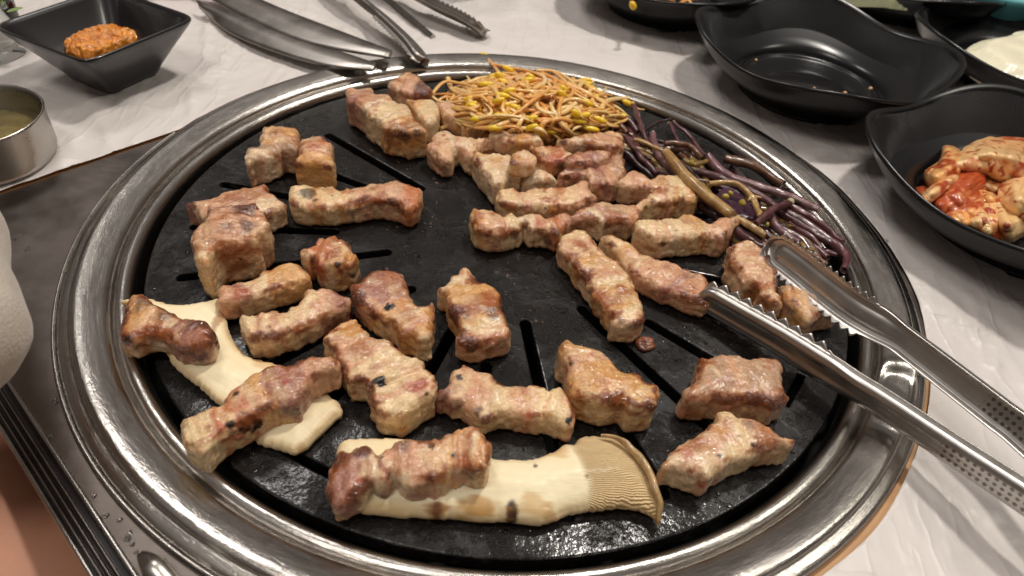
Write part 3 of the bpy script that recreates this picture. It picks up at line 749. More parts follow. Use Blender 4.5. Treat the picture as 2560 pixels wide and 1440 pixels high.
# ---- mushrooms first: pork lies on them
def mushroom(label, poly, h, axis, stains, sc, gills=None, z0=(0, 0), cap=None):
    poly = zc(*sc, poly); axis = zc(*sc, axis)
    V, F, info = volume(poly, h, z0, axis, rnd=0.48, warp=0.0002, rough=0.4, dome=0.22, rmax=0.0045)
    sd = info['seed']; x, y, z = V.T
    c = np.tile(np.array(srgb(242, 228, 192)), (len(V), 1))
    m = sstep(-0.2, 0.6, noise(x, y, z, 0.02, sd + 1))[:, None]; c = c * (1 - 0.35 * m) + np.array(srgb(230, 202, 148)) * 0.35 * m
    d2 = poly_sd(x, y, info['poly']); e = np.exp(-((d2 + 0.0008) / 0.002) ** 2)[:, None] * 0.45; c = c * (1 - e) + np.array(srgb(206, 160, 96)) * e
    for px, py, rx, ry, colr, st in stains:
        px, py = sc[0] + px / sc[2], sc[1] + py / sc[2]; rx /= sc[2]; ry /= sc[2]
        w = P(px, py, h * 0.9)[:2]; sx = np.linalg.norm(P(px + rx, py, h)[:2] - w); sy = np.linalg.norm(P(px, py + ry, h)[:2] - w)
        u = (x - w[0]) * _r[0] + (y - w[1]) * _r[1]; q = (y - w[1])
        d = np.sqrt((u / sx) ** 2 + (q / sy) ** 2) + 0.5 * noise(x * 0.4, y, z, 0.0022, sd + 2) + 0.25 * noise(x * .3, y, z, 0.0008, sd + 3)
        mm = ((1 - sstep(0.45, 1.15, d)) * st)[:, None]; c = c * (1 - mm) + np.array(srgb(*colr)) * mm
    gl = np.zeros(len(V)); gz = np.zeros(len(V))
    fib = np.stack([(x - info['a0'][0]) * info['ax'][0] + (y - info['a0'][1]) * info['ax'][1], -(x - info['a0'][0]) * info['ax'][1] + (y - info['a0'][1]) * info['ax'][0], z], 1)
    if gills:
        gx, gy, x0 = gills; w = P(sc[0] + gx / sc[2], sc[1] + gy / sc[2], h)[:2]
        ang = np.arctan2(y - w[1], x - w[0]); gl = ang * 330
        b0 = P(sc[0] + x0 / sc[2], sc[1] + 450 / sc[2], h)[:2]; rad = np.hypot(x - w[0], y - w[1]); r0 = np.hypot(*(b0 - w))
        gz = sstep(r0, r0 + 0.004, rad + 0.002 * noise(x, y, z, 0.006, sd)) * (x > w[0]); gm = gz[:, None] * 0.75
        c = c * (1 - gm) + np.array(srgb(244, 208, 152)) * gm
    org = np.array([*info['cen'], min(z0)]); me = mesh('mushroom_slice', V - org, F); set_col(me, c); set_f(me, gl, 'gill'); set_f(me, gz, 'gillz')
    a = me.attributes.new('fib', 'FLOAT_VECTOR', 'POINT'); a.data.foreach_set('vector', fib.astype(np.float32).ravel())
    root = obj('mushroom_slice', me, MUSH, loc=tuple(org)); tag(root, label, 'mushroom', 'thick slices of king oyster mushroom')
    if cap:
        pts = [P(sc[0] + a / sc[2], sc[1] + b / sc[2], hh) for a, b, hh in cap]
        Vc, Fc = tube([p - org for p in pts], [0.0004, 0.0010, 0.0013, 0.0012, 0.0013, 0.0008], 10, 8, 1.4); Vc = Vc + 0.0005 * np.stack([noise(*Vc.T, 0.004, 1), noise(*Vc.T, 0.004, 2), noise(*Vc.T, 0.004, 3)], 1)
        m2 = mesh('cap_rim', Vc, Fc); nn = noise(*Vc.T, 0.004, 2)[:, None] * 0.5 + 0.5
        set_col(m2, np.array(srgb(192, 160, 112)) * nn + np.array(srgb(160, 122, 78)) * (1 - nn)); obj('cap_rim', m2, VEG, root)
    return root
mushroom('pale curved mushroom slice lying under the two pork strips at lower left',
         [(45, 165), (110, 118), (200, 102), (350, 100), (500, 130), (650, 160), (800, 150), (950, 130), (1060, 105), (1100, 160), (1140, 330), (1180, 470), (1260, 590), (1400, 690), (1560, 730), (1750, 790), (1950, 900), (2100, 1000),
          (2180, 1060), (2260, 1150), (2310, 1230), (2300, 1280), (2210, 1350), (2120, 1440), (2010, 1560), (1890, 1660), (1820, 1680), (1740, 1660), (1660, 1630), (1520, 1590), (1430, 1540),
          (1300, 1400), (1150, 1240), (1040, 1160), (910, 1040), (780, 920), (660, 830), (590, 750), (540, 640), (450, 450), (330, 260), (180, 190), (60, 190)],
         0.0065, [(60, 150), (2100, 1500)], [(1470, 715, 60, 18, (70, 36, 20), 0.9), (1050, 330, 30, 120, (150, 96, 48), 0.7), (1500, 760, 120, 60, (206, 158, 96), 0.5), (1950, 1600, 150, 40, (206, 158, 96), 0.6), (130, 140, 80, 20, (196, 140, 70), 0.7)], z2)
mushroom('long mushroom slice with brown gilled cap and one black scorch at the bottom',
         [(118, 340), (122, 225), (150, 175), (250, 152), (560, 150), (900, 215), (1210, 285), (1350, 300), (1480, 300), (1600, 275), (1700, 222), (1760, 185), (1805, 200), (1840, 155), (1900, 132), (2000, 132), (2100, 150), (2170, 200),
          (2230, 260), (2300, 330), (2350, 420), (2390, 540), (2420, 660), (2425, 745), (2390, 768), (2350, 720), (2280, 690), (2200, 668), (2080, 670), (1960, 682), (1850, 702), (1760, 720), (1680, 752), (1580, 785), (1450, 785),
          (1300, 768), (1100, 765), (900, 745), (700, 735), (500, 725), (380, 710), (290, 690), (200, 500)],
         0.0095, [(120, 400), (2400, 480)],
         [(1365, 660, 48, 85, (24, 12, 10), 1.0), (1365, 690, 26, 110, (60, 30, 16), 0.8), (820, 640, 110, 80, (150, 92, 34), 0.85), (830, 650, 40, 60, (96, 50, 22), 0.8), (1150, 640, 190, 70, (190, 138, 62), 0.8), (1500, 620, 130, 60, (196, 148, 76), 0.6), (1650, 700, 40, 90, (190, 140, 72), 0.5),
          (1700, 260, 90, 40, (206, 158, 96), 0.6), (1528, 358, 10, 8, (60, 40, 30), .9), (1890, 450, 9, 8, (60, 40, 30), .9)],
         zN, gills=(1350, 480, 1880),
         cap=[(2000, 140, .010), (2130, 165, .011), (2240, 265, .011), (2330, 380, .011), (2390, 530, .0105), (2412, 680, .007), (2400, 755, .004)])

# ---- the pork pieces
pork('long sausage-like pork strip with two black char spots lying across the left mushroom slice',
     [(150, 850), (180, 760), (320, 690), (450, 620), (540, 610), (600, 540), (720, 450), (850, 320), (980, 250), (1100, 205), (1220, 215), (1350, 150), (1450, 115), (1600, 125), (1690, 190), (1720, 300), (1690, 400), (1600, 470), (1500, 520), (1400, 620),
      (1320, 760), (1200, 810), (1050, 850), (870, 960), (700, 1050), (560, 1130), (480, 1200), (410, 1290), (300, 1240), (200, 1130), (160, 1000)],
     0.015, 'fffrfrmggppppmmm', [(170, 980), (1700, 280)],
     [(610, 790, 30, 'k', 1), (790, 830, 62, 'k', 1), (900, 820, 52, 'k', 1), (1185, 365, 46, 'r', .95), (1380, 330, 80, 'b', .5), (820, 800, 150, 'b', .55), (380, 830, 45, 'b', .7), (330, 970, 55, 'b', .6), (540, 800, 55, 'r', .6), (1250, 700, 110, 'd', .5), (660, 480, 22, 'k', .9), (440, 900, 40, 'r', .7)],
     (0.001, 0.006), 0.22, 0.3, sc=z3)
pork('dark curled pork strip lying on the upper part of the left mushroom slice',
     [(240, 85), (340, 110), (430, 180), (520, 220), (620, 270), (720, 310), (850, 330), (930, 340), (1000, 410), (1060, 430), (1130, 445), (1185, 510), (1160, 565), (1100, 555), (1060, 600), (1050, 670), (980, 740), (850, 755), (720, 740), (640, 690),
      (560, 640), (420, 630), (330, 650), (270, 690), (200, 690), (140, 650), (110, 580), (105, 480), (130, 400), (150, 280), (180, 180)],
     0.013, 'gnbwwpppd', [(130, 400), (1150, 540)],
     [(500, 480, 90, 'b', .9), (1080, 500, 110, 'd', .95), (850, 345, 120, 'd', .8), (870, 725, 80, 'd', .95), (270, 130, 110, 'd', .7), (300, 440, 90, 'b', .7), (560, 240, 100, 'd', .6), (135, 520, 30, 'k', .7), (290, 600, 40, 'd', .7)],
     (0.002, 0.007), 0.30, 0.5, sc=z2)
pork('squared pork block with golden right half above the left mushroom slice',
     [(1110, 1200), (1250, 1150), (1400, 1120), (1500, 1050), (1620, 1010), (1750, 960), (1840, 955), (1900, 1010), (1960, 1090), (2010, 1190), (1985, 1255), (1850, 1330), (1650, 1395), (1450, 1465), (1300, 1500), (1180, 1512), (1110, 1490), (1088, 1400), (1082, 1300)],
     0.0165, 'mpnfggg', [(1100, 1330), (1980, 1130)], [(1270, 1230, 90, 'r', .75), (1350, 1350, 70, 'p', .5), (1820, 1165, 25, 'd', .6), (1560, 1190, 12, 'd', .8)], brown=0.12, edge=0.2, sc=z1)
pork('flat pork piece with orange seared top edge behind the tall left chunk',
     [(715, 400), (760, 355), (900, 330), (1030, 310), (1120, 260), (1300, 215), (1450, 188), (1540, 195), (1570, 260), (1660, 320), (1730, 400), (1752, 470), (1720, 540), (1660, 590), (1590, 640), (1400, 700), (1100, 700), (940, 650), (860, 570), (760, 510), (718, 460)],
     0.016, 'pmmmmwmwn', [(715, 430), (1750, 450)], [(1380, 235, 150, 'b', .7), (1180, 265, 70, 'b', .6), (780, 350, 70, 'd', .8), (1290, 300, 90, 'p', .6), (1100, 300, 60, 'b', .5)], brown=0.10, edge=0.35, sc=z1)
pork('tall ragged pork chunk with smooth cream fat foot at far left',
     [(990, 450), (1050, 400), (1190, 365), (1330, 350), (1450, 380), (1480, 450), (1530, 520), (1570, 620), (1620, 720), (1600, 830), (1560, 930), (1510, 950), (1540, 1010), (1450, 1070), (1300, 1120), (1150, 1150), (1080, 1200), (1040, 1278), (960, 1240), (900, 1150),
      (862, 1050), (842, 930), (850, 800), (890, 700), (940, 620), (985, 560)],
     0.024, 'pdmbmnbfffw', [(1300, 380), (1150, 1230)], [(1330, 400, 120, 'd', .8), (1380, 560, 100, 'd', .8), (1000, 700, 100, 'b', .6), (1150, 860, 200, 'b', .55), (900, 930, 60, 'g', .6), (1278, 928, 12, 'k', 1), (1150, 560, 60, 'd', .5)], brown=0.18, edge=0.25, groove=0.0016, rough=1.4, sc=z1)
pork('small twisted seared nugget of pork left of the plate centre',
     [(2210, 662), (2260, 690), (2340, 760), (2420, 850), (2490, 900), (2530, 930), (2530, 1000), (2490, 1080), (2440, 1150), (2350, 1215), (2200, 1228), (2120, 1200), (2080, 1140), (2000, 1100), (1940, 1050), (1930, 1000), (1890, 950), (1862, 870), (1880, 820), (1950, 812), (2030, 800), (2050, 740), (2110, 700), (2180, 690)],
     0.017, 'fmrrmfgbg', [(1880, 900), (2530, 1000)], [(2200, 850, 90, 'b', .8), (2230, 700, 60, 'b', .8), (2270, 960, 26, 'k', .85), (2430, 1085, 24, 'k', .8), (2430, 850, 90, 'g', .6), (2050, 1000, 80, 'r', .5)], brown=0.25, groove=0.0014, rough=1.3, sc=z1)
pork('corrugated pork strip pointing up right between mushroom and plate centre',
     [(1310, 330), (1340, 290), (1420, 285), (1480, 250), (1580, 230), (1660, 215), (1740, 245), (1770, 200), (1850, 190), (1880, 150), (1930, 130), (1940, 50), (2050, 10), (2150, 5), (2230, 40), (2280, 80), (2360, 110), (2400, 170), (2390, 230), (2430, 260), (2470, 265),
      (2460, 310), (2380, 350), (2250, 410), (2100, 480), (1960, 560), (1800, 630), (1600, 690), (1480, 700), (1420, 680), (1370, 590), (1320, 500), (1300, 420)],
     0.0145, 'ffmfmfnfmpppp', [(1310, 450), (2450, 250)], [(1930, 420, 105, 'b', .9), (2250, 370, 90, 'd', .7), (2440, 280, 40, 'd', .9), (1980, 530, 90, 'd', .5), (1470, 510, 30, 'g', .7)], brown=0.15, sc=z2)
pork('wide pork piece with purple rounded top and golden lower corner left of centre',
     [(700, 138), (790, 145), (870, 180), (920, 250), (950, 340), (980, 430), (1040, 490), (1130, 510), (1190, 478), (1225, 560), (1220, 700), (1210, 850), (1190, 960), (1150, 1030), (1080, 1045), (1000, 990), (900, 960), (830, 860), (740, 840), (680, 790), (600, 740),
      (520, 680), (450, 590), (405, 480), (400, 330), (440, 290), (510, 260), (560, 200), (630, 160)],
     0.0155, 'ppppmgfnmggf', [(600, 200), (1120, 980)], [(780, 485, 36, 'k', 1), (595, 600, 60, 'd', .9), (960, 610, 130, 'b', .55), (440, 400, 90, 'd', .8), (780, 180, 110, 'b', .6), (870, 830, 110, 'g', .8), (735, 715, 36, 'd', .6), (1010, 820, 40, 'b', .6), (1190, 560, 70, 'g', .7), (1170, 800, 90, 'w', .5)], brown=0.22, sc=z4)
pork('forked pork piece with reddish knob on its lower arm left of centre',
     [(470, 640), (500, 720), (560, 780), (640, 830), (740, 850), (800, 880), (880, 960), (920, 990), (980, 1010), (1090, 1070), (1130, 1150), (1200, 1220), (1235, 1290), (1240, 1360), (1225, 1520), (1140, 1620), (1040, 1700), (950, 1780), (880, 1812), (800, 1805), (700, 1760),
      (640, 1680), (590, 1580), (585, 1480), (520, 1455), (410, 1450), (355, 1390), (350, 1320), (290, 1230), (200, 1080), (120, 970), (130, 870), (180, 770), (280, 700), (380, 640)],
     0.016, 'gbfnmffnfmffm', [(300, 700), (900, 1780)], [(470, 870, 150, 'b', .75), (400, 720, 110, 'g', .8), (700, 1245, 42, 'k', 1), (1060, 1280, 120, 'r', .85), (620, 1100, 60, 'b', .6), (1160, 1395, 16, 'k', .9), (430, 1390, 60, 'b', .6), (910, 1770, 60, 'g', .7), (250, 970, 40, 'b', .6)], brown=0.10, groove=0.0010, rough=1.25, sc=z4)
pork('lone pork piece with knobby pale tip in the middle of the plate',
     [(1470, 150), (1500, 128), (1550, 140), (1590, 200), (1650, 260), (1720, 270), (1800, 320), (1850, 400), (1890, 480), (1890, 580), (1930, 650), (1970, 760), (1985, 860), (1960, 940), (1880, 1000), (1750, 1030), (1620, 1060), (1520, 1050), (1470, 1000), (1450, 910),
      (1480, 830), (1420, 760), (1370, 680), (1350, 600), (1340, 520), (1290, 512), (1255, 420), (1270, 350), (1340, 300), (1390, 270), (1400, 220), (1480, 195)],
     0.0145, 'nwwggbbgfnmf', [(1500, 180), (1750, 1020)], [(1420, 600, 120, 'd', .85), (1830, 560, 90, 'd', .7), (1780, 400, 100, 'b', .85), (1570, 930, 75, 'd', .85), (1870, 850, 80, 'b', .7), (1800, 950, 60, 'b', .6), (1600, 440, 120, 'b', .55), (1520, 710, 50, 'd', .8)], brown=0.28, sc=z4)
pork('pink ribbed pork strip lying flat below the plate centre',
     [(1390, 170), (1430, 125), (1490, 150), (1560, 190), (1660, 200), (1740, 250), (1800, 320), (1900, 340), (2050, 335), (2180, 350), (2280, 385), (2340, 370), (2400, 365), (2450, 450), (2510, 560), (2530, 680), (2515, 800), (2490, 872), (2370, 870), (2250, 820), (2100, 830),
      (2000, 810), (1900, 790), (1800, 770), (1700, 800), (1650, 840), (1570, 790), (1510, 730), (1420, 690), (1330, 670), (1260, 620), (1180, 590), (1170, 480), (1200, 410), (1290, 350), (1310, 230)],
     0.013, 'pnmmnffnmnffm', [(1200, 450), (2520, 650)], [(1230, 440, 90, 'd', .6), (1370, 530, 80, 'd', .75), (1560, 600, 60, 'd', .8), (1680, 660, 66, 'd', .8), (2070, 630, 55, 'r', .8), (2190, 640, 38, 'b', .8), (2300, 640, 40, 'g', .8), (2490, 660, 26, 'k', 1), (1395, 230, 24, 'k', .9), (2060, 380, 60, 'b', .35), (1350, 330, 80, 'p', .5)], brown=0.12, sc=z5)
pork('blocky pork piece with horizontal seam right of the flat ribbed strip',
     [(210, 138), (270, 165), (350, 180), (440, 190), (520, 220), (600, 280), (650, 340), (740, 410), (830, 450), (940, 470), (1000, 550), (1080, 600), (1110, 680), (1100, 800), (1070, 920), (1030, 1010), (930, 1030), (860, 1040), (790, 1000), (720, 950), (600, 980), (500, 970),
      (400, 920), (300, 880), (270, 800), (230, 700), (205, 600), (190, 530), (140, 480), (120, 380), (140, 280), (180, 200)],
     0.018, 'ggnmgggfn', [(400, 150), (650, 1020)], [(350, 720, 100, 'b', .85), (610, 650, 50, 'p', .8), (760, 790, 110, 'b', .7), (880, 740, 40, 'd', .7), (245, 360, 16, 'k', .8), (800, 570, 12, 'k', .9), (470, 555, 12, 'k', .9), (420, 360, 100, 'g', .7), (480, 240, 30, 'b', .6), (590, 520, 90, 'r', .3)], brown=0.14, sc=zK)
pork('lean grey-brown square of pork with visible meat grain at right',
     [(1540, 320), (1620, 300), (1720, 285), (1850, 272), (1960, 290), (2030, 315), (2150, 305), (2260, 318), (2300, 350), (2320, 440), (2340, 560), (2370, 680), (2408, 800), (2380, 850), (2300, 910), (2200, 962), (2100, 930), (1900, 905), (1700, 912), (1500, 908), (1368, 900), (1385, 840),
      (1355, 760), (1385, 680), (1440, 620), (1500, 570), (1510, 460), (1508, 380)],
     0.016, 'lllmlll', [(1380, 700), (2380, 650)], [(1650, 320, 90, 'b', .5), (2250, 350, 70, 'b', .5), (1500, 880, 90, 'b', .6), (1800, 480, 80, 'p', .35)], brown=0.18, edge=0.45, groove=0.0003, sc=zK)
pork('bent pork piece with white fat middle and reddish point at lower right',
     [(820, 640), (880, 618), (960, 630), (1010, 670), (1080, 680), (1170, 695), (1250, 740), (1330, 790), (1420, 840), (1500, 858), (1528, 890), (1510, 960), (1470, 1020), (1380, 1070), (1280, 1090), (1180, 1110), (1080, 1150), (950, 1190), (860, 1230), (780, 1270), (740, 1310), (690, 1368),
      (600, 1340), (520, 1310), (420, 1280), (330, 1240), (298, 1180), (320, 1110), (400, 1010), (470, 940), (560, 880), (640, 840), (730, 790), (740, 750), (795, 715)],
     0.015, 'fwmwnmwffmbbn', [(330, 1150), (1500, 950)], [(760, 760, 20, 'd', 1), (670, 900, 120, 'b', .75), (600, 990, 60, 'r', .5), (1330, 880, 130, 'b', .7), (1120, 710, 60, 'd', .5), (1175, 885, 14, 'k', 1), (880, 985, 14, 'k', 1), (690, 1280, 60, 'r', .8), (860, 770, 60, 'g', .7), (960, 680, 70, 'b', .5)], brown=0.14, sc=zM)
pork('purple-brown segmented pork strip on the left end of the long gilled mushroom',
     [(160, 255), (200, 265), (240, 240), (300, 210), (350, 220), (390, 250), (440, 250), (500, 240), (520, 190), (570, 170), (650, 165), (750, 165), (850, 150), (930, 120), (980, 80), (1060, 52), (1120, 90), (1160, 150), (1200, 210), (1212, 260), (1205, 350), (1190, 430), (1160, 490),
      (1080, 515), (980, 520), (900, 540), (860, 580), (780, 592), (700, 608), (620, 608), (580, 572), (530, 548), (498, 570), (490, 618), (430, 628), (370, 612), (345, 605), (325, 640), (270, 680), (200, 730), (140, 757), (102, 740), (95, 680), (55, 620), (38, 560), (60, 470), (90, 400), (120, 320)],
     0.015, 'ppppwpwmmmmngmbfg', [(60, 450), (1200, 330)], [(310, 235, 70, 'd', .8), (430, 595, 60, 'd', .85), (585, 190, 65, 'd', .7), (1050, 430, 50, 'd', .85), (780, 200, 18, 'k', .9), (965, 268, 11, 'k', 1), (432, 288, 9, 'k', 1), (1020, 320, 70, 'b', .7), (260, 440, 30, 'r', .7), (850, 150, 60, 'b', .7), (700, 590, 80, 'p', .7), (170, 290, 60, 'd', .5)],
     (0.0015, 0.0085), 0.16, 0.35, groove=0.0011, sc=zN)
# right-hand group
pork('short thick-headed pork strip leaning behind the long strip right of centre',
     [(720, 180), (800, 108), (870, 55), (960, 80), (1060, 130), (1130, 98), (1220, 85), (1340, 98), (1430, 130), (1470, 190), (1515, 260), (1505, 350), (1490, 450), (1400, 480), (1300, 470), (1100, 400), (950, 350), (830, 345), (760, 300)],
     0.020, 'nmmmngffg', [(720, 230), (1500, 300)], [(1200, 110, 70, 'b', .6), (1450, 300, 50, 'g', .6), (1380, 400, 60, 'b', .5)], brown=0.14, grow=5, sc=z8)
pork('crumbly brownish pork lump between the pale pieces right of centre',
     [(1370, 650), (1420, 580), (1500, 540), (1560, 500), (1640, 490), (1700, 460), (1800, 470), (1850, 400), (1980, 385), (2040, 450), (2050, 560), (2065, 640), (2000, 720), (1950, 790), (1850, 805), (1760, 785), (1700, 700), (1600, 690), (1480, 690)],
     0.020, 'mlplmpml', [(1370, 620), (2060, 560)], [(1640, 520, 70, 'p', .6), (1900, 420, 80, 'p', .5)], brown=0.15, rough=2.0, grow=9, sc=z7)
pork('row-end pork strip with squared pink end beside the purple stems',
     [(1420, 270), (1550, 235), (1700, 200), (1850, 168), (1940, 155), (2010, 195), (2036, 255), (2030, 350), (1980, 400), (1850, 375), (1700, 345), (1520, 345), (1430, 310)],
     0.017, 'fnwbbmmn', [(1430, 290), (2030, 240)], [(1740, 260, 70, 'b', .75), (1560, 210, 10, 'd', 1), (1620, 300, 80, 'p', .4)], z0=(0.009, 0.004), brown=0.1, grow=9, sc=z7)
pork('thin purplish pork sliver wedged under the squared pink end',
     [(1500, 420), (1600, 355), (1700, 345), (1850, 350), (1940, 372), (1900, 425), (1800, 465), (1650, 490), (1560, 480)],
     0.010, 'pmppm', [(1500, 420), (1940, 380)], [], z0=(0.011, 0.011), brown=0.1, rough=1.4, grow=9, sc=z7)
pork('pale pork piece poking out just below the bean sprouts',
     [(760, 225), (800, 168), (870, 135), (920, 120), (930, 75), (1010, 65), (1120, 100), (1200, 170), (1260, 260), (1340, 300), (1250, 325), (1100, 335), (1000, 335), (880, 315)],
     0.017, 'wnmgmwn', [(760, 240), (1300, 280)], [(1060, 230, 90, 'g', .85), (1130, 290, 40, 'b', .4)], z0=(0.005, 0.009), brown=0.06, edge=0.15, grow=9, sc=z7)
pork('bumpy light pink pork strip with drooping left end above the plate centre',
     [(120, 350), (150, 280), (190, 200), (240, 150), (300, 128), (330, 170), (380, 190), (440, 200), (540, 198), (600, 210), (680, 185), (740, 210), (800, 250), (870, 290), (900, 350), (800, 375), (650, 390), (600, 420), (590, 480), (560, 522), (500, 495), (440, 435), (390, 445), (362, 472),
      (380, 525), (350, 552), (290, 548), (240, 522), (180, 472), (140, 420)],
     0.019, 'mmnwmwnmm', [(130, 350), (880, 300)], [(290, 500, 60, 'd', .5), (200, 450, 60, 'b', .5), (262, 140, 22, 'r', .8)], brown=0.06, edge=0.12, rough=1.4, grow=5, sc=z7)
pork('small seared pork cube with red-brown crust amid the pale heap',
     [(1140, 325), (1200, 300), (1280, 285), (1380, 305), (1450, 310), (1510, 370), (1560, 435), (1530, 492), (1450, 525), (1350, 545), (1280, 542), (1220, 482), (1185, 425)],
     0.016, 'gnbrmf', [(1140, 370), (1560, 430)], [(1400, 375, 95, 'r', .7), (1455, 470, 60, 'd', .85), (1230, 380, 45, 'b', .7), (1280, 325, 36, 'd', .7)], z0=(0.006, 0.006), brown=0.25, grow=7, sc=z7)
pork('folded pale pork slab standing on edge above the double strips',
     [(575, 350), (640, 362), (700, 372), (780, 355), (860, 375), (930, 405), (945, 480), (980, 540), (1040, 600), (1085, 720), (1010, 730), (930, 722), (870, 765), (830, 818), (760, 795), (720, 715), (660, 665), (615, 580), (585, 480)],
     0.022, 'gwwnwww', [(730, 360), (850, 800)], [(800, 380, 90, 'g', .6), (640, 420, 40, 'b', .5)], brown=0.05, edge=0.25, groove=0.0010, grow=6, sc=z7)
pork('white pork scrap shaped like a tooth beside the folded slab',
     [(1020, 600), (1080, 560), (1175, 540), (1185, 475), (1260, 505), (1305, 580), (1375, 680), (1310, 705), (1180, 712), (1090, 722), (1060, 670)],
     0.016, 'wwwnw', [(1030, 640), (1370, 670)], [], brown=0.0, edge=0.1, grow=8, sc=z7)
pork('tiny brownish pork nub perched on top of the pale heap',
     [(945, 425), (985, 350), (1050, 318), (1130, 338), (1182, 400), (1192, 460), (1150, 525), (1080, 545), (1000, 545), (948, 500)],
     0.011, 'gnwwn', [(950, 430), (1190, 440)], [(1000, 345, 50, 'b', .5), (1150, 480, 40, 'g', .6)], z0=(0.013, 0.013), brown=0.1, grow=6, sc=z7)
pork('rear strip of the double row with one brown sear mark right of centre',
     [(820, 770), (870, 720), (960, 702), (1040, 740), (1150, 720), (1280, 700), (1400, 690), (1500, 690), (1600, 665), (1690, 650), (1710, 730), (1790, 780), (1860, 790), (1920, 780), (2000, 798), (1960, 840), (1800, 880), (1700, 920), (1560, 970), (1400, 990), (1300, 1000), (1200, 990), (1080, 990), (1000, 985), (900, 970), (840, 935), (818, 850)],
     0.019, 'ffmffnbfnmmmm', [(830, 840), (1990, 810)], [(960, 890, 70, 'b', .8), (1330, 790, 75, 'b', .8), (1370, 900, 60, 'g', .7), (1500, 890, 40, 'b', .6), (1275, 888, 12, 'k', .9), (1115, 850, 10, 'd', 1)], brown=0.08, grow=7, sc=z7)
pork('longest pork strip stretching right with segmented front row right of centre',
     [(548, 960), (585, 905), (660, 900), (720, 920), (790, 935), (850, 970), (900, 948), (960, 940), (1020, 985), (1100, 955), (1200, 943), (1280, 960), (1340, 992), (1400, 940), (1500, 930), (1560, 955), (1600, 920), (1700, 890), (1850, 830), (1960, 840), (2100, 850), (2200, 850), (2300, 790),
      (2380, 720), (2450, 652), (2570, 672), (2625, 720), (2652, 810), (2620, 900), (2530, 980), (2380, 1002), (2280, 1012), (2220, 1042), (2180, 1100), (2130, 1172), (2080, 1188), (1980, 1172), (1880, 1165), (1830, 1205), (1780, 1165), (1700, 1150), (1550, 1180), (1450, 1240), (1400, 1312), (1310, 1282),
      (1200, 1272), (1110, 1252), (1070, 1200), (1010, 1262), (900, 1292), (760, 1312), (680, 1292), (600, 1232), (562, 1130), (543, 1050)],
     0.018, 'gnmfwmrmpmwpllmnfmmg', [(560, 1050), (2620, 800)], [(640, 1110, 70, 'b', .75), (620, 925, 70, 'b', .8), (900, 1140, 80, 'b', .7), (1230, 1010, 45, 'r', .8), (1300, 1210, 60, 'd', .75), (1990, 950, 80, 'b', .6), (2480, 690, 70, 'b', .7), (1370, 1070, 50, 'p', .6), (1190, 1120, 26, 'd', .8), (1620, 930, 60, 'p', .6)], brown=0.10, groove=0.0011, sc=z7)
pork('thick pork block with rounded fat end beside the purple stems tips',
     [(878, 760), (885, 680), (905, 600), (950, 548), (1050, 530), (1150, 520), (1260, 500), (1330, 510), (1350, 480), (1430, 462), (1500, 478), (1580, 520), (1640, 560), (1700, 540), (1790, 500), (1860, 492), (1912, 540), (1922, 610), (1890, 680), (1850, 720), (1830, 790), (1760, 850), (1700, 882),
      (1600, 862), (1450, 872), (1300, 882), (1180, 900), (1110, 908), (1000, 872), (920, 810)],
     0.017, 'fffnwffgnmmmn', [(890, 700), (1910, 600)], [(1200, 775, 36, 'd', .9), (1040, 820, 60, 'b', .6), (1820, 670, 34, 'k', .5), (940, 620, 40, 'b', .7), (1325, 608, 12, 'k', .9), (1470, 760, 50, 'g', .6), (1440, 520, 80, 'p', .5)], brown=0.08, sc=z8)
pork('fine-grained pork strip whose end reaches the tip of the near tongs',
     [(640, 170), (700, 118), (780, 118), (850, 160), (920, 200), (980, 250), (1040, 310), (1120, 330), (1200, 370), (1280, 365), (1370, 398), (1450, 450), (1540, 480), (1620, 500), (1690, 570), (1700, 660), (1700, 800), (1695, 925), (1600, 915), (1500, 892), (1420, 842), (1340, 812), (1250, 802), (1180, 755),
      (1090, 705), (1010, 655), (940, 595), (880, 530), (830, 440), (760, 360), (700, 300), (645, 235)],
     0.0115, 'ffgnfmmmpmmm', [(680, 180), (1650, 850)], [(960, 380, 70, 'b', .5), (920, 280, 50, 'b', .5), (1140, 437, 12, 'k', .9), (1300, 400, 60, 'p', .5)], brown=0.10, sc=zB)
pork('diagonal pork strip with strong orange-brown sear spots right of centre',
     [(218, 250), (270, 150), (340, 90), (400, 58), (470, 80), (540, 150), (600, 230), (680, 290), (760, 350), (820, 400), (850, 470), (890, 520), (930, 580), (970, 680), (1000, 770), (1040, 840), (1070, 930), (1085, 1000), (1100, 1050), (1040, 1105), (960, 1162), (880, 1182), (790, 1162), (730, 1130), (728, 1050),
      (680, 1010), (640, 940), (590, 880), (540, 800), (490, 720), (460, 650), (400, 600), (350, 530), (320, 470), (250, 410), (215, 330)],
     0.0135, 'ffmfgnmfgbgfnn', [(350, 100), (950, 1150)], [(480, 190, 75, 'b', .9), (640, 710, 100, 'b', .9), (870, 625, 60, 'b', .7), (390, 530, 70, 'b', .75), (300, 370, 55, 'b', .6), (730, 315, 40, 'b', .6), (800, 870, 60, 'b', .5), (900, 1070, 130, 'w', .5)], brown=0.14, sc=zB)
pork('upright ragged-edged pork strip between the two arms of the near tongs',
     [(450, 310), (480, 260), (560, 200), (640, 172), (720, 200), (790, 240), (880, 260), (930, 320), (900, 400), (880, 450), (940, 480), (972, 560), (940, 640), (930, 740), (980, 830), (1002, 930), (960, 985), (900, 1002), (830, 940), (740, 870), (700, 800), (600, 770), (560, 700), (530, 620), (480, 560), (452, 480), (490, 400)],
     0.016, 'mnmmnmnbnbnm', [(680, 190), (930, 980)], [(750, 640, 130, 'b', .6), (820, 770, 90, 'b', .65), (500, 450, 80, 'b', .7), (700, 830, 50, 'g', .7), (860, 260, 50, 'p', .5), (900, 950, 50, 'b', .5)], brown=0.18, edge=0.5, rough=1.5, sc=zT)
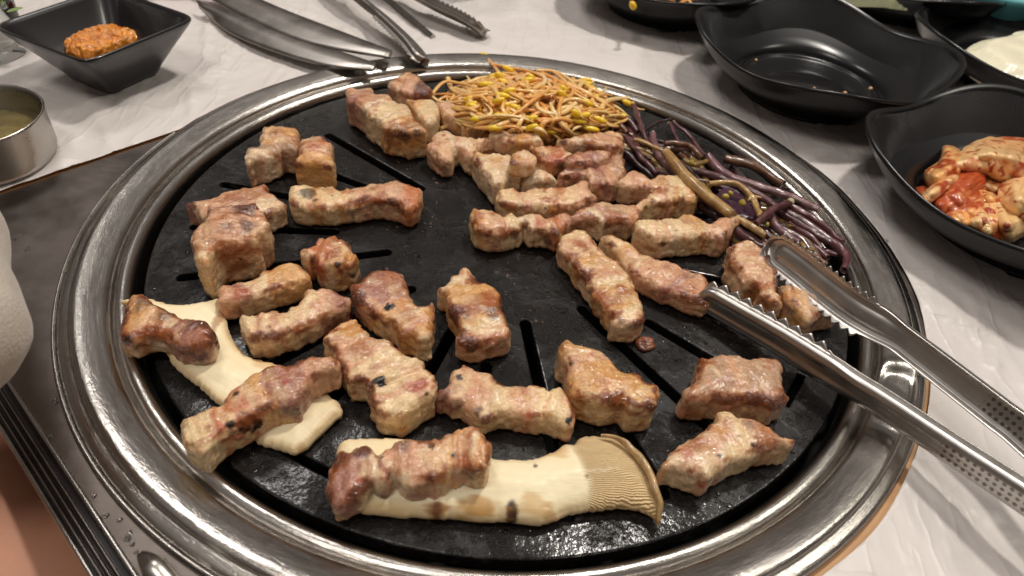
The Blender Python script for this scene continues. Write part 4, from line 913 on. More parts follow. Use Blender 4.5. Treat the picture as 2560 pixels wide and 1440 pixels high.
pork('light brown pork cube below the far arm of the near tongs',
     [(955, 720), (1010, 640), (1100, 622), (1220, 640), (1330, 650), (1440, 690), (1520, 780), (1600, 850), (1612, 900), (1560, 972), (1470, 1032), (1380, 1052), (1280, 1112), (1250, 1155), (1180, 1135), (1130, 1062), (1030, 972), (975, 870)],
     0.019, 'lgnlll', [(960, 800), (1610, 900)], [(1060, 680, 60, 'g', .5)], brown=0.10, sc=zT)
# upper-left group
pork('curled dark-edged pork piece at the back edge of the plate',
     [(608, 262), (660, 190), (720, 150), (790, 108), (860, 138), (920, 190), (980, 260), (1022, 310), (1005, 395), (880, 430), (780, 410), (680, 375), (628, 330)],
     0.020, 'lnmmmdd', [(610, 270), (1020, 320)], [(730, 160, 60, 'b', .7), (960, 260, 90, 'd', .7)], brown=0.12, edge=0.4, z0=(0.002, 0.002), grow=6, sc=zV)
pork('glossy pale fat nub leaning against the big back pork chunk',
     [(800, 430), (870, 400), (960, 385), (1040, 408), (1072, 480), (1088, 560), (1070, 660), (1020, 745), (960, 710), (910, 620), (840, 520)],
     0.024, 'gfffw', [(820, 450), (1050, 640)], [(930, 520, 50, 'g', .5)], brown=0.04, edge=0.1, rough=0.5, grow=8, sc=zV)
pork('big steep-sided pork chunk with dark sear at the back of the plate',
     [(203, 430), (198, 330), (230, 270), (300, 252), (400, 252), (450, 290), (470, 330), (540, 318), (600, 330), (660, 390), (720, 415), (790, 455), (850, 560), (930, 640), (985, 730), (1012, 810), (1000, 880), (920, 915), (800, 938), (720, 922), (640, 900), (560, 880), (580, 840), (500, 780), (430, 740), (360, 660), (290, 600), (220, 560), (208, 500)],
     0.024, 'mpmmwffwgbgff', [(220, 350), (960, 850)], [(760, 720, 90, 'd', .85), (900, 705, 60, 'd', .8), (345, 300, 60, 'b', .65), (640, 590, 55, 'b', .65), (470, 410, 50, 'r', .4), (870, 820, 80, 'g', .6)], brown=0.06, edge=0.15, groove=0.0009, sc=zV)
pork('two-tone pork block half covered by the left side of the sprouts',
     [(1050, 440), (1100, 415), (1200, 395), (1300, 405), (1400, 440), (1500, 500), (1570, 560), (1642, 640), (1635, 712), (1560, 752), (1440, 764), (1360, 744), (1330, 702), (1280, 692), (1180, 622), (1100, 522)],
     0.021, 'mnmgnwf', [(1060, 460), (1640, 690)], [(1400, 500, 90, 'b', .5), (1245, 425, 30, 'r', .8)], brown=0.08, edge=0.15, grow=5, sc=zV)
pork('knobby heart-shaped pork cube at the upper left of the plate',
     [(243, 870), (280, 790), (360, 768), (385, 700), (410, 620), (450, 568), (560, 552), (660, 568), (730, 620), (752, 700), (767, 800), (760, 900), (720, 982), (640, 992), (590, 972), (560, 1022), (480, 1062), (400, 1092), (330, 1112), (290, 1142), (258, 1060), (240, 960)],
     0.022, 'bgnllwll', [(600, 570), (350, 1080)], [(500, 590, 80, 'b', .8), (690, 640, 60, 'b', .7), (450, 680, 60, 'g', .6)], brown=0.08, edge=0.12, rough=1.3, sc=z6)
pork('small two-layer pork cube standing above the long golden block',
     [(775, 720), (830, 678), (920, 662), (990, 668), (1040, 740), (1090, 790), (1097, 860), (1082, 950), (1102, 1000), (1087, 1100), (1062, 1148), (950, 1155), (820, 1148), (730, 1118), (698, 1040), (720, 960), (760, 900), (768, 830)],
     0.020, 'mrmmgggf', [(900, 680), (900, 1130)], [(900, 720, 80, 'r', .5), (850, 930, 90, 'g', .7), (960, 900, 60, 'b', .3)], brown=0.10, groove=0.0012, sc=z6)
pork('long golden pork block with speckled black-green spot at its left end',
     [(662, 1260), (688, 1180), (760, 1148), (850, 1148), (930, 1150), (1000, 1143), (1080, 1150), (1150, 1190), (1230, 1170), (1320, 1170), (1420, 1150), (1480, 1128), (1560, 1130), (1640, 1108), (1720, 1103), (1820, 1128), (1900, 1158), (1960, 1208), (1974, 1260), (1968, 1350), (1950, 1450), (1940, 1480), (1850, 1545),
      (1720, 1480), (1600, 1465), (1520, 1462), (1400, 1480), (1280, 1502), (1080, 1534), (900, 1534), (800, 1528), (705, 1465), (675, 1370)],
     0.0195, 'ffgfgnmmfmmmr', [(670, 1330), (1970, 1330)], [(820, 1190, 60, 'k', .75), (1560, 1240, 80, 'b', .85), (1480, 1145, 60, 'b', .8), (1800, 1280, 70, 'b', .75), (1340, 1350, 50, 'b', .75), (885, 1270, 24, 'k', .8), (1250, 1180, 60, 'b', .6), (1065, 1222, 9, 'k', 1), (930, 1340, 80, 'b', .4), (1020, 1165, 60, 'b', .5)], brown=0.12, edge=0.3, sc=z6)
pork('dark reddish crumb of pork stuck to the plate between two slots',
     [(1590, 850), (1612, 838), (1632, 850), (1636, 868), (1618, 878), (1598, 872)], 0.002, 'ddd', [(1592, 855), (1634, 865)], [(1610, 858, 22, 'd', .7)], brown=0.3, warp=0.0003, cat='pork crumb')
# ------------------------------------------------------------------ bean sprouts on the plate
def tinted(name, V, F, c0, c1, m, parent=None, loc=None, sd=1, cat=None):
    me = mesh(name, V, F); n = (noise(*np.asarray(V).T, 0.006, sd) * 0.5 + 0.5)[:, None]
    set_col(me, np.array(srgb(*c0)) * n + np.array(srgb(*c1)) * (1 - n)); return obj(name, me, m, parent, loc)
def mound(px, py):
    """height of the sprout heap over the plate at a photo position"""
    u = (px - 1335) / 230.0; v = (py - 262) / 98.0
    return max(0.0, 1 - (u * u + v * v)) ** 0.6
def sprout(pts, r, sd, label, group, head=True, cat='bean sprout'):
    org = pts[0].copy(); V, F = tube([p - org for p in pts], r, 7, 5, 0.7)
    c = [((238, 192, 122), (228, 168, 92)), ((246, 212, 152), (234, 184, 112)), ((234, 176, 100), (222, 150, 74))][sd % 3]
    o = tinted('bean_sprout', V, F, c[0], c[1], SPROUT, loc=tuple(org), sd=sd); tag(o, label, cat, group)
    if head:
        t = np.linspace(0, math.pi, 7); ph = np.linspace(0, 2 * math.pi, 9, endpoint=False); k = (sd % 5) * 0.5 + 0.4
        R = 0.0032
        V = np.array([(R * 0.75 * math.sin(a) * math.cos(b), R * 0.7 * math.sin(a) * math.sin(b) * (1 - 0.35 * abs(math.cos(b))), 1.5 * R * math.cos(a)) for a in t for b in ph])
        ca, sa = math.cos(k), math.sin(k); V = np.stack([V[:, 0] * ca - V[:, 2] * sa, V[:, 1], V[:, 0] * sa * 0.4 + V[:, 2] * ca * 0.6 + V[:, 0] * 0.3], 1)
        tinted('bean_head', V, grid_faces(7, 9, cv=True), (246, 208, 44), (230, 186, 36), SPROUT, o, sd=sd)
    return o
LS = 'thin orange-tinged bean sprout in the tangled heap at the back of the plate'
GS = 'seasoned bean sprouts heaped on the grill plate'
rg = random.Random(12)
spec = [((1080, 235), (1110, 205), (1150, 208), (1200, 222)), ((1078, 240), (1105, 255), (1160, 252), (1230, 232)), ((1213, 138), (1235, 165), (1255, 190), (1270, 210)), ((1385, 180), (1410, 200), (1440, 235), (1500, 262)),
        ((1260, 265), (1330, 300), (1390, 340), (1420, 372)), ((1425, 372), (1440, 345), (1470, 340), (1500, 345)), ((1500, 325), (1535, 310), (1560, 302), (1575, 292)), ((1520, 290), (1545, 288), (1565, 292), (1575, 296)), ((1160, 245), (1200, 290), (1240, 310), (1290, 320)),
        ((1470, 240), (1490, 238), (1505, 236), (1512, 234)), ((1340, 175), (1385, 178), (1420, 195), (1440, 215)), ((1230, 160), (1280, 170), (1330, 180), (1370, 200))]
for k, sp_ in enumerate(spec):
    pts = [P(x, y, 0.004 + 0.017 * mound(x, y) + 0.003) for x, y in sp_]
    sprout(pts, [0.0011, 0.0012, 0.0011, 0.0006], k, LS, GS, head=k in (2, 4))
n = 0
while n < 290:
    a = rg.random() * 6.283; q = math.sqrt(rg.random()) * 0.95
    x, y = 1325 + 225 * q * math.cos(a), 262 + 92 * q * math.sin(a)
    if y > 330 and x < 1250: continue
    lay = rg.random() ** 0.8; q = q if lay < .6 else q * .8; L = rg.uniform(38, 95); d = rg.gauss(0.25, 0.75) + (math.pi if rg.random() < .5 else 0); bend = rg.gauss(0, 0.7)
    pts = []
    for j in range(5):
        t = (j - 2) / 2; xx = x + L * t * math.cos(d + bend * t); yy = y + L * 0.6 * t * math.sin(d + bend * t)
        m = mound(xx, yy); z = 0.0022 + 0.026 * m * (0.30 + 0.70 * lay) + rg.uniform(-0.0012, 0.0012)
        pts.append(P(xx, yy + 6 * (1 - m), max(z, 0.002)))
    if any(mound(1330 + (1.0) * 0, 265) < 0 for _ in (0,)): continue
    if min(np.hypot(p[0], p[1]) for p in pts) < 0 or max(np.hypot(p[0], p[1]) for p in pts) > 0.163: continue
    rr = rg.uniform(0.0011, 0.0018)
    sprout(pts, [rr, rr * 1.05, rr, rr * 0.8, rr * 0.35], n + 20, LS, GS, head=(lay > 0.7 and rg.random() < 0.35)); n += 1
for k, (x, y) in enumerate([(1248, 190), (1270, 172), (1256, 238), (1240, 320), (1460, 290), (1440, 285), (1500, 300), (1478, 322), (1215, 210), (1272, 228), (1405, 236), (1570, 258), (1255, 290)]):
    z = 0.008 + 0.019 * mound(x, y)
    pts = [P(x, y, z), P(x + 12, y + 5, z - .001), P(x + 25, y + 14, z - .003), P(x + 40, y + 16, z - 0.006)]
    sprout([p for p in pts], [0.0010, 0.0011, 0.0009, 0.0005], 400 + k, LS, GS, head=True)

# ------------------------------------------------------------------ purple and tan vegetable stems
zP = (1500, 230, 3.064)
PUR = ((104, 62, 64), (70, 40, 44)); BRN = ((124, 84, 58), (84, 54, 40)); TAN = ((186, 150, 96), (140, 104, 60)); DRK = ((66, 40, 38), (44, 28, 30)); GRY = ((136, 98, 100), (100, 66, 72)); OLV = ((150, 122, 66), (112, 84, 44))
STEMS = [
 ([(190, 340), (300, 480), (440, 630)], 14, PUR, .006, 'thick purple stem at the left end of the bundle'),
 ([(250, 90), (310, 250), (370, 400)], 13, PUR, .009, 'purple stem sticking up beside the sprouts with yellow tip'),
 ([(330, 310), (430, 235), (540, 215)], 9, DRK, .006, 'thin nearly black stem arching at the back of the bundle'),
 ([(560, 230), (680, 330), (800, 490)], 12, PUR, .007, 'purple stem curving along the steel ring'),
 ([(530, 240), (570, 320), (610, 400)], 10, PUR, .006, 'short purple stem with a white cut end'),
 ([(400, 320), (440, 470), (600, 650)], 19, GRY, .007, 'greyish purple stem beside the thick tan one'),
 ([(500, 460), (700, 690), (1015, 945)], 27, TAN, .015, 'thickest tan stem lying on top of the purple bundle'),
 ([(260, 365), (400, 410), (520, 475)], 11, TAN, .012, 'slim tan stem crossing the left end of the bundle'),
 ([(490, 390), (620, 400), (700, 420), (780, 510)], 15, BRN, .009, 'brown curled stem near the back ring'),
 ([(640, 520), (720, 560), (820, 525)], 13, OLV, .011, 'olive leafy scrap in the middle of the bundle'),
 ([(830, 490), (960, 630), (1200, 720), (1450, 800), (1675, 900)], 21, GRY, .010, 'long glossy brown-purple stem with a cut right end'),
 ([(950, 510), (1180, 570), (1400, 710)], 24, BRN, .008, 'thick brown stem lying against the ring'),
 ([(750, 600), (1000, 690), (1250, 810), (1450, 960), (1700, 1120), (1860, 1210)], 19, PUR, .008, 'longest purple stem running to the right end of the bundle'),
 ([(830, 700), (950, 690), (1080, 725), (1160, 800), (1200, 880), (1225, 965)], 15, TAN, .014, 'forked tan sprig curving over the dark purple leaf'),
 ([(1190, 1010), (1330, 900), (1460, 840)], 17, PUR, .015, 'purple stem with pale green tip pointing up right'),
 ([(1350, 880), (1600, 1030), (1800, 1170), (1885, 1260), (1870, 1370)], 20, PUR, .009, 'purple stem bent downward at the right end'),
 ([(1400, 850), (1650, 980), (1860, 1150)], 16, PUR, .011, 'thin purple stem along the outer side near the ring'),
 ([(720, 760), (850, 850), (965, 930)], 18, GRY, .010, 'short grey-purple stem under the thick tan one'),
 ([(730, 830), (830, 920), (930, 980)], 18, DRK, .005, 'dark short stem beside the fat pork piece'),
 ([(1040, 965), (1150, 1030), (1260, 1105)], 17, TAN, .013, 'pale brown stem piece ending near the tongs'),
 ([(1040, 1060), (1250, 1180), (1400, 1210)], 22, PUR, .008, 'fat purple stem passing below the tongs tip'),
 ([(1290, 950), (1400, 1080), (1520, 1150)], 20, GRY, .010, 'grey-purple stem meeting the tongs tip'),
 ([(170, 440), (300, 560), (420, 665)], 18, DRK, .004, 'lowest dark stem at the left end of the bundle'),
 ([(1600, 1200), (1720, 1215), (1820, 1245)], 14, GRY, .005, 'small pinkish stem behind the tongs'),
 ([(1000, 1110), (1080, 1170), (1160, 1200)], 12, OLV, .005, 'olive scrap of stem near the upright pork strip'),
 ([(860, 560), (1000, 640), (1120, 680)], 16, DRK, .006, 'dark stem hidden between two purple ones'),
 ([(1120, 1000), (1240, 1060), (1330, 1130)], 18, PUR, .006, 'short purple stem in the lower right tangle'),
 ([(1450, 1000), (1600, 1110), (1700, 1200)], 16, PUR, .006, 'purple stem underneath the bent one'),
 ([(1700, 1560), (1650, 1450), (1700, 1380)], 15, PUR, .004, 'purple stem end seen between tongs and pork cube'),
 ([(1160, 1440), (1290, 1500), (1370, 1530)], 8, TAN, .004, 'thread-thin tan stem beside the upright pork strip'),
]
for k, (pl, r, (c0, c1), z, lab) in enumerate(STEMS):
    pl = zc(*zP, pl); pts = [P(x, y, z + 0.001 * math.sin(k + j)) for j, (x, y) in enumerate(pl)]
    rr = r / 3.064 / F_PX * 0.40 * 1.42
    org = pts[0].copy(); q = [p - org for p in pts]; V, F = tube(q, [rr * 0.9, rr * 1.08, rr, rr * 0.95, rr * 0.85], 12, 10)
    V = V + 0.0006 * np.stack([noise(*V.T, 0.004, k), noise(*V.T, 0.004, k + 50), noise(*V.T, 0.004, k + 90)], 1)
    o = tinted('vegetable_stem', V, F, c0, c1, VEG, loc=tuple(org), sd=k); tag(o, lab, 'vegetable stem', 'purple and tan vegetable stems heaped on the grill')
    if 'forked' in lab:
        for dx, dy in ((75, 20), (40, 60), (-20, 40)):
            b = P(*zc(*zP, [(1160, 800)])[0], z); e = P(*zc(*zP, [(1160 + dx, 790 + dy)])[0], z)
            V, F = tube([b - org, (b + e) / 2 - org, e - org], [rr * .8, rr * .6, rr * .3], 8, 4); tinted('fork', V, F, c0, c1, VEG, o, sd=k)
    if 'yellow tip' in lab or 'white cut' in lab or 'green tip' in lab:
        pe = pts[-1] if 'green' in lab else pts[0]; V, F = lathe([(0, -1), (.7, -.7), (1, 0), (.7, .7), (0, 1)], 10); V = V * rr * 1.1
        tinted('tip', V, F, (236, 190, 90) if 'yellow' in lab else (206, 196, 150), (220, 170, 80) if 'yellow' in lab else (180, 170, 120), VEG, o, loc=tuple(pe - org), sd=k)
# dark purple leaf and filler stems
V, F, info = volume(zc(*zP, [(880, 800), (960, 740), (1060, 780), (1130, 850), (1180, 950), (1160, 1010), (1060, 1000), (980, 950), (900, 880)]), 0.006, (0.002, 0.002), rough=0.5)
tag(tinted('purple_leaf', V - np.array([*info['cen'], 0]), F, (84, 40, 66), (58, 26, 46), VEG, loc=(*info['cen'], 0)), 'dark purple wilted leaf under the forked tan sprig', 'leaf')
rg = random.Random(5)
for k in range(70):
    t = rg.random(); bx, by = 1560 + 520 * t, 345 + 300 * t ** 1.15; bx += rg.gauss(0, 34); by += rg.gauss(0, 26)
    d = math.radians(rg.gauss(38, 14)); L = rg.uniform(30, 80)
    pts = [P(bx + L * s * math.cos(d + 0.25 * s), by + L * s * math.sin(d + 0.25 * s), rg.uniform(.002, .006)) for s in (-1, 0, 1)]
    if max(np.hypot(p[0], p[1]) for p in pts) > 0.160: continue
    rr = rg.uniform(.0013, .0022); c = rg.choice([PUR, DRK, BRN, BRN, DRK, OLV]); org = pts[0].copy()
    V, F = tube([p - org for p in pts], [rr * .8, rr, rr * .8], 9, 8)
    tag(tinted('vegetable_stem', V, F, c[0], c[1], VEG, loc=tuple(org), sd=k), 'short cut stem buried in the lower layer of the purple vegetable heap', 'vegetable stem', 'short stems in the lower layer of the purple heap')
# little yellow crumbs among the stems
for k, (x, y, s) in enumerate([(960, 800, 26), (1000, 775, 22), (1090, 850, 28), (1280, 1010, 22), (700, 540, 22)]):
    px, py = zc(*zP, [(x, y)])[0]; p = P(px, py, 0.0125); V, F = lathe([(0, -1), (.7, -.7), (1, 0), (.7, .7), (0, 1)], 9); V = V * (s / 3.064 / F_PX * 0.36)
    V += 0.0005 * np.stack([noise(*V.T, 0.0015, k), noise(*V.T, 0.0015, k + 5), noise(*V.T, 0.0015, k + 9)], 1)
    tag(tinted('flower_bud', V, F, (190, 166, 70), (160, 136, 50), VEG, loc=tuple(p), sd=k), 'tiny yellow-green bud scattered among the purple stems', 'bud', 'tiny yellow-green buds among the purple stems')

# ------------------------------------------------------------------ tongs
def tong_arm(name, path, side, parent, inv, Hm, tip_len, tooth_to, total_teeth, m=TONG, roll=0.0, fl=0.0055):
    """path: 3-D centre line of the web, tip first; side: +1 / -1 which way the flanges point"""
    p = catmull(path, 60); L = np.r_[0, np.cumsum(np.linalg.norm(np.diff(p, axis=0), axis=1))]
    xs = np.r_[np.linspace(0, 0.008, 22)[:-1] ** 1.0, np.arange(0.008, tooth_to, 0.00045), np.arange(tooth_to, L[-1], 0.0012)]
    xs[0] = 1e-5
    c = np.stack([np.interp(xs, L, p[:, k]) for k in range(3)], 1)
    T = np.gradient(c, axis=0); T /= np.linalg.norm(T, axis=1)[:, None]
    up = np.array([0, 0, 1.0]); Y = np.cross(up, T); Y /= np.linalg.norm(Y, axis=1)[:, None]; Y *= side
    Zd = np.cross(T, Y); Zd *= np.sign(Zd[:, 2:3]); Zd /= np.linalg.norm(Zd, axis=1)[:, None]
    cr, sr = math.cos(roll), math.sin(roll); Y, Zd = Y * cr + Zd * sr, Zd * cr - Y * sr
    a = tip_len
    H = Hm * np.sqrt(np.clip(1 - ((a - np.minimum(xs, a)) / a) ** 2, 0.0, 1))
    neck = sstep(tooth_to, tooth_to + 0.014, xs); H = H * (1 - 0.22 * neck)
    pitch = tooth_to / total_teeth
    ph = (xs / pitch) % 1.0; tri = 1 - np.abs(2 * ph - 1)
    Fl = fl * (0.62 + 0.0 * xs) + 0.0006 * neck; TT = 0.0028 * tri ** 0.8 * (1 - sstep(tooth_to - 0.003, tooth_to, xs)) + 0.0004
    def fp(i, k):
        s = k / nf
        if s <= 0.5: return Fl[i] * s / 0.5, 0.0
        q = (s - 0.5) / 0.5; return Fl[i] + 0.45 * TT[i] * q, TT[i] * q * 0.9
    nw, nf = 15, 6
    rows = []; uvs = []
    for i, x in enumerate(xs):
        row = []; uv = []
        h = H[i] / 2
        for k in range(nf, 0, -1): row.append((fp(i, k)[0], h + fp(i, k)[1])); uv.append((x * 100, 0.5 + 0.1 * k))
        for k in range(nw):
            s = 1 - 2 * k / (nw - 1); bul = -0.0012 * (1 - s * s)
            inner = 1 - min(1, abs(s) / 0.55) ** 6 if x > 0.35 * a else 0
            # long pressed oval along the gripping end
            e = max(0.0, 1 - (abs(s) / 0.5) ** 4) * float(sstep(0.4 * a, 0.8 * a, x)) 
            row.append((bul + 0.0011 * e * (1 - float(neck[i]) * 0.5), h * s)); uv.append((x * 100, s * 0.5))
        for k in range(1, nf + 1): row.append((fp(i, k)[0], -h - fp(i, k)[1])); uv.append((x * 100, -0.5 - 0.1 * k))
        rows.append([c[i] + Y[i] * y + Zd[i] * z for y, z in row]); uvs.append(uv)
    V = np.array(rows).reshape(-1, 3) - inv; UV = np.array(uvs).reshape(-1, 2); nv = 2 * nf + nw
    me = mesh(name, V, grid_faces(len(xs), nv)); uvl = me.uv_layers.new(name='uv'); li = np.zeros(len(me.loops), np.int32); me.loops.foreach_get('vertex_index', li)
    uvl.data.foreach_set('uv', UV[li].astype(np.float32).ravel())
    o = obj(name, me, m, parent); so = o.modifiers.new('thick', 'SOLIDIFY'); so.thickness = 0.0009; so.offset = 0
    return o
def near_tongs():
    pa = [P(1746, 740, .0095), P(1850, 800, .0105), P(1950, 858, .012), P(2050, 921, .0135), P(2120, 964, .0148), P(2200, 1014, .0165), P(2400, 1148, .021), P(2560, 1253, .025), P(2760, 1385, .030)]
    pb = [P(1922, 612, .019), P(1990, 660, .0195), P(2060, 716, .020), P(2135, 772, .021), P(2230, 828, .022), P(2311, 888, .023), P(2407, 962, .025), P(2503, 1036, .027), P(2560, 1080, .028), P(2740, 1240, .031)]
    root = empty('grill_tongs', tuple(pa[4])); inv = np.array(pa[4])
    tag(root, 'open steel tongs with toothed jaws reaching in from the right over the ring', 'tongs')
    tong_arm('arm', pa, 1, root, inv, 0.0118, 0.0075, 0.058, 10.5, roll=-0.04)
    tong_arm('arm', pb, -1, root, inv, 0.0132, 0.0085, 0.056, 15.5, roll=0.45)
    mid = (pa[-1] + pb[-1]) / 2
    V, F = tube([pa[-1] - inv, mid + np.array([0.012, -0.006, 0]) - inv, pb[-1] - inv], [0.0035, 0.004, 0.0035], 10, 8); obj('spring_bend', mesh('spring_bend', V, F), TONG, root)
near_tongs()
def far_tongs():
    pa = [P(1062, 150, .012), P(1035, 112, .014), P(985, 62, .016), P(930, 15, .018), P(860, -40, .02), P(780, -95, .02)]
    pb = [P(1208, 84, .010), P(1160, 55, .012), P(1090, 22, .014), P(1020, -15, .016), P(940, -60, .018), P(860, -110, .018)]
    root = empty('serving_tongs', tuple(pb[2])); inv = np.array(pb[2])
    tag(root, 'second pair of toothed steel tongs lying on the cover behind the grill', 'tongs')
    tong_arm('arm', pa, 1, root, inv, 0.014, 0.008, 0.060, 15, m=SCIS, roll=-0.9)
    tong_arm('arm', pb, -1, root, inv, 0.018, 0.010, 0.060, 15, m=SCIS, roll=0.9)
far_tongs()
def chopstick():
    a, b = P(1083, 92, .006), P(900, -60, .006); V, F = tube([p - a for p in (a, (a + b) / 2, b)], [.0022, .0026, .003], 4, 6)
    tag(obj('chopstick', mesh('chopstick', V, F, False), STEEL, loc=tuple(a)), 'flat steel chopstick between the arms of the rear tongs', 'chopstick')
chopstick()
def scissors():
    org = P(700, 80, .01); root = empty('kitchen_scissors', tuple(org))
    tag(root, 'open steel kitchen scissors with blade tips resting on the back of the ring', 'scissors')
    def blade(upper, lower, zf, name):
        n = 24; U = catmull(upper, 12); Lw = catmull(lower, 12)
        tt = np.linspace(0, 1, n)
        U = np.stack([np.interp(tt, np.linspace(0, 1, len(U)), U[:, k]) for k in (0, 1)], 1); Lw = np.stack([np.interp(tt, np.linspace(0, 1, len(Lw)), Lw[:, k]) for k in (0, 1)], 1)
        V = []
        for i in range(n):
            z = zf[0] + (zf[1] - zf[0]) * tt[i]
            for k in range(7):
                s = k / 6; x, y = U[i] * (1 - s) + Lw[i] * s
                V.append(P(x, y, z + 0.0022 * (1 - abs(2 * s - 0.7)) * (1 - 0.6 * tt[i]) + (0.004 * (1 - s) * (1 - tt[i]))) - org)
        o = obj(name, mesh(name, V, grid_faces(n, 7)), SCIS, root); so = o.modifiers.new('thick', 'SOLIDIFY'); so.thickness = 0.0016; so.offset = -1
    blade([(560, -40), (700, 24), (860, 86), (980, 132)], [(480, -30), (600, 40), (760, 108), (975, 148)], (.010, .013), 'blade')
    blade([(490, 5), (620, 52), (780, 110), (900, 150), (940, 165)], [(515, 30), (574, 84), (700, 136), (820, 168), (935, 178)], (.006, .011), 'blade')
scissors()

# ------------------------------------------------------------------ square dish with paste
def square_dish():
    rim = [P(5, 65, .035), P(205, 180, .035), P(460, 50, .035), P(287, -36, .035)]; c = sum(rim) / 4; c[2] = 0
    root = empty('square_dish', (c[0], c[1], TZ + 0.001)); inv = np.array(root.location)
    tag(root, 'square black dish holding orange bean paste at upper left', 'dish')
    R4 = np.array([p[:2] - c[:2] for p in rim]); a = np.mean([np.linalg.norm(p) for p in R4]); ang = math.atan2(R4[2][1], R4[2][0]); ang = np.mean([math.atan2(R4[(2 + k) % 4][1], R4[(2 + k) % 4][0]) for k in (0,)])
    def ring_pts(scale, z, rc):
        th = np.linspace(0, 2 * math.pi, 96, endpoint=False); q = []
        half = a * scale / math.sqrt(2)
        for t in th:
            d = np.array([math.cos(t), math.sin(t)]); n = rc; k = half / (abs(d[0]) ** n + abs(d[1]) ** n) ** (1 / n)
            x, y = d * k; al = ang - math.pi / 4
            q.append((x * math.cos(al) - y * math.sin(al), x * math.sin(al) + y * math.cos(al), z))
        return q
    secs = [(0.10, .0005, 6), (0.46, .0005, 7), (0.50, .0012, 8), (0.53, .004, 9), (0.74, .016, 10), (0.95, .0275, 11), (0.995, .0305, 11), (1.0, .0318, 11), (0.985, .0325, 11), (0.955, .0320, 11), (0.93, .030, 10), (0.72, .016, 10), (0.52, .0055, 8), (0.45, .0040, 7), (0.10, .0038, 6), (0.001, .0038, 6)]
    V = [p for s in secs for p in ring_pts(*s)]
    obj('shell', mesh('shell', V, grid_faces(len(secs), 96, cv=True)), BLACKW, root)
    poly = [(135, 118), (160, 92), (205, 72), (262, 63), (305, 66), (345, 82), (354, 102), (330, 122), (290, 138), (240, 158), (205, 162), (170, 145)]
    V, F, info = volume(poly, 0.012, (0.009, 0.009), rough=2.6, dome=0.3)
    o = tinted('bean_paste', V - np.array([*info['cen'], .009]), F, (232, 150, 50), (186, 98, 18), PASTE, loc=(*info['cen'], .009), sd=3)
    tag(o, 'lumpy orange-brown bean paste inside the square black dish', 'paste')
square_dish()
# ------------------------------------------------------------------ black round-cornered bowls
def bowl(label, c, R, rot, H=0.032, base=0.56, amp=0.055, zamp=0.13):
    root = empty('side_bowl', (c[0], c[1], TZ + 0.0012)); tag(root, label, 'bowl', 'black side-dish bowls along the back right')
    secs = [(0.01, .0, 0), (base * .96, .0, 0), (base, .001, 0), (base * 1.02, .004, 0), (base * 1.10, .010, .2), (0.86, H * .55, .6), (0.985, H * .93, 1), (1.0, H, 1), (0.988, H + .0012, 1), (0.968, H + .0004, 1), (0.945, H * .95, .95), (0.85, H * .62, .6), (0.74, H * .40, .3), (base * 1.06, H * .20, .1), (base * .97, .0052, 0), (base * .90, .0036, 0), (base * .4, .0032, 0), (0.01, .0032, 0)]
    n = 144; th = np.linspace(0, 2 * math.pi, n, endpoint=False); V = []; UV = []
    pr = np.array([(s[0], s[1], s[2]) for s in secs]); pr = catmull(pr, 3)
    cum = np.r_[0, np.cumsum(np.hypot(np.diff(pr[:, 0]) * R, np.diff(pr[:, 1])))]
    irim = int(np.argmax(pr[:, 1]))
    for j, (r, z, w) in enumerate(pr):
        for t in th:
            q = math.cos(4 * (t - rot)); k = R * r * (1 + amp * w * q)
            V.append((k * math.cos(t), k * math.sin(t), z + H * zamp * w * (q + 0.3)))
            inner = j > irim and r > base * 1.0 and r < 0.95
            UV.append((t * R * 1000, (cum[j] * 1000) if inner else 0))
    me = mesh('shell', V, grid_faces(len(pr), n, cv=True)); uv = me.uv_layers.new(name='uv'); li = np.zeros(len(me.loops), np.int32); me.loops.foreach_get('vertex_index', li)
    u = np.array(UV)[li]; q = u[:, 0].reshape(-1, 4); per = 2 * math.pi * R * 1000
    q[:] = np.where((q.max(1, keepdims=True) > .9 * per) & (q < .1 * per), q + per, q); u[:, 0] = q.ravel()
    uv.data.foreach_set('uv', u.astype(np.float32).ravel())
    obj('shell', me, BOWL, root)
    return root
b1 = (0.187, 0.183)
bowl('nearly empty black bowl with a little dark soy sauce behind the ring', b1, 0.079, math.radians(-8))
bowl('black bowl of kimchi at the right edge', (0.262, 0.050), 0.083, math.radians(-12))
bowl('black bowl of pale radish slices in the upper right corner', (0.355, 0.232), 0.088, math.radians(10))
bowl('black bowl of bean sprouts cut by the top edge', (0.100, 0.300), 0.076, math.radians(20), amp=0.03, zamp=0.05)
bowl('black bowl with a pale green slab behind the empty one', (0.305, 0.360), 0.083, math.radians(10))
# soy sauce
V, F = lathe([(0.0005, 0.0082), (0.030, 0.0082), (0.0365, 0.0080), (0.0372, 0.0072)], 64); V[:, 0] *= 1.0; V[:, 0:2] *= (1 + 0.16 * noise(V[:, 0], V[:, 1], 0, 0.018, 4))[:, None] * 0.92
SOY = m_plain('soy_sauce', srgb(10, 7, 9), 0.04, coat=0.8)
tag(obj('soy_sauce', mesh('soy_sauce', V, F), SOY, loc=(b1[0] + .002, b1[1] - 0.008, 0)), 'shallow pool of dark soy sauce in the nearly empty bowl', 'sauce')
for k, (x, y, s) in enumerate([(1912, 128, 7), (2176, 222, 6), (2112, 233, 6), (2070, 252, 6), (2035, 222, 5), (1890, 150, 4)]):
    p = P(x, y, 0.0088); V, F = lathe([(0, -1), (.7, -.7), (1, 0), (.7, .7), (0, 1)], 9); V = V * (s / F_PX * 0.45)
    tag(tinted('crumb', V, F, (220, 180, 130), (180, 130, 80), KIMCHI, loc=tuple(p), sd=k), 'small pale crumb left in the nearly empty soy bowl', 'crumb', 'crumbs left in the nearly empty bowl')
sites = []  # clear oil beads added as highlights, since the black pool hardly shows
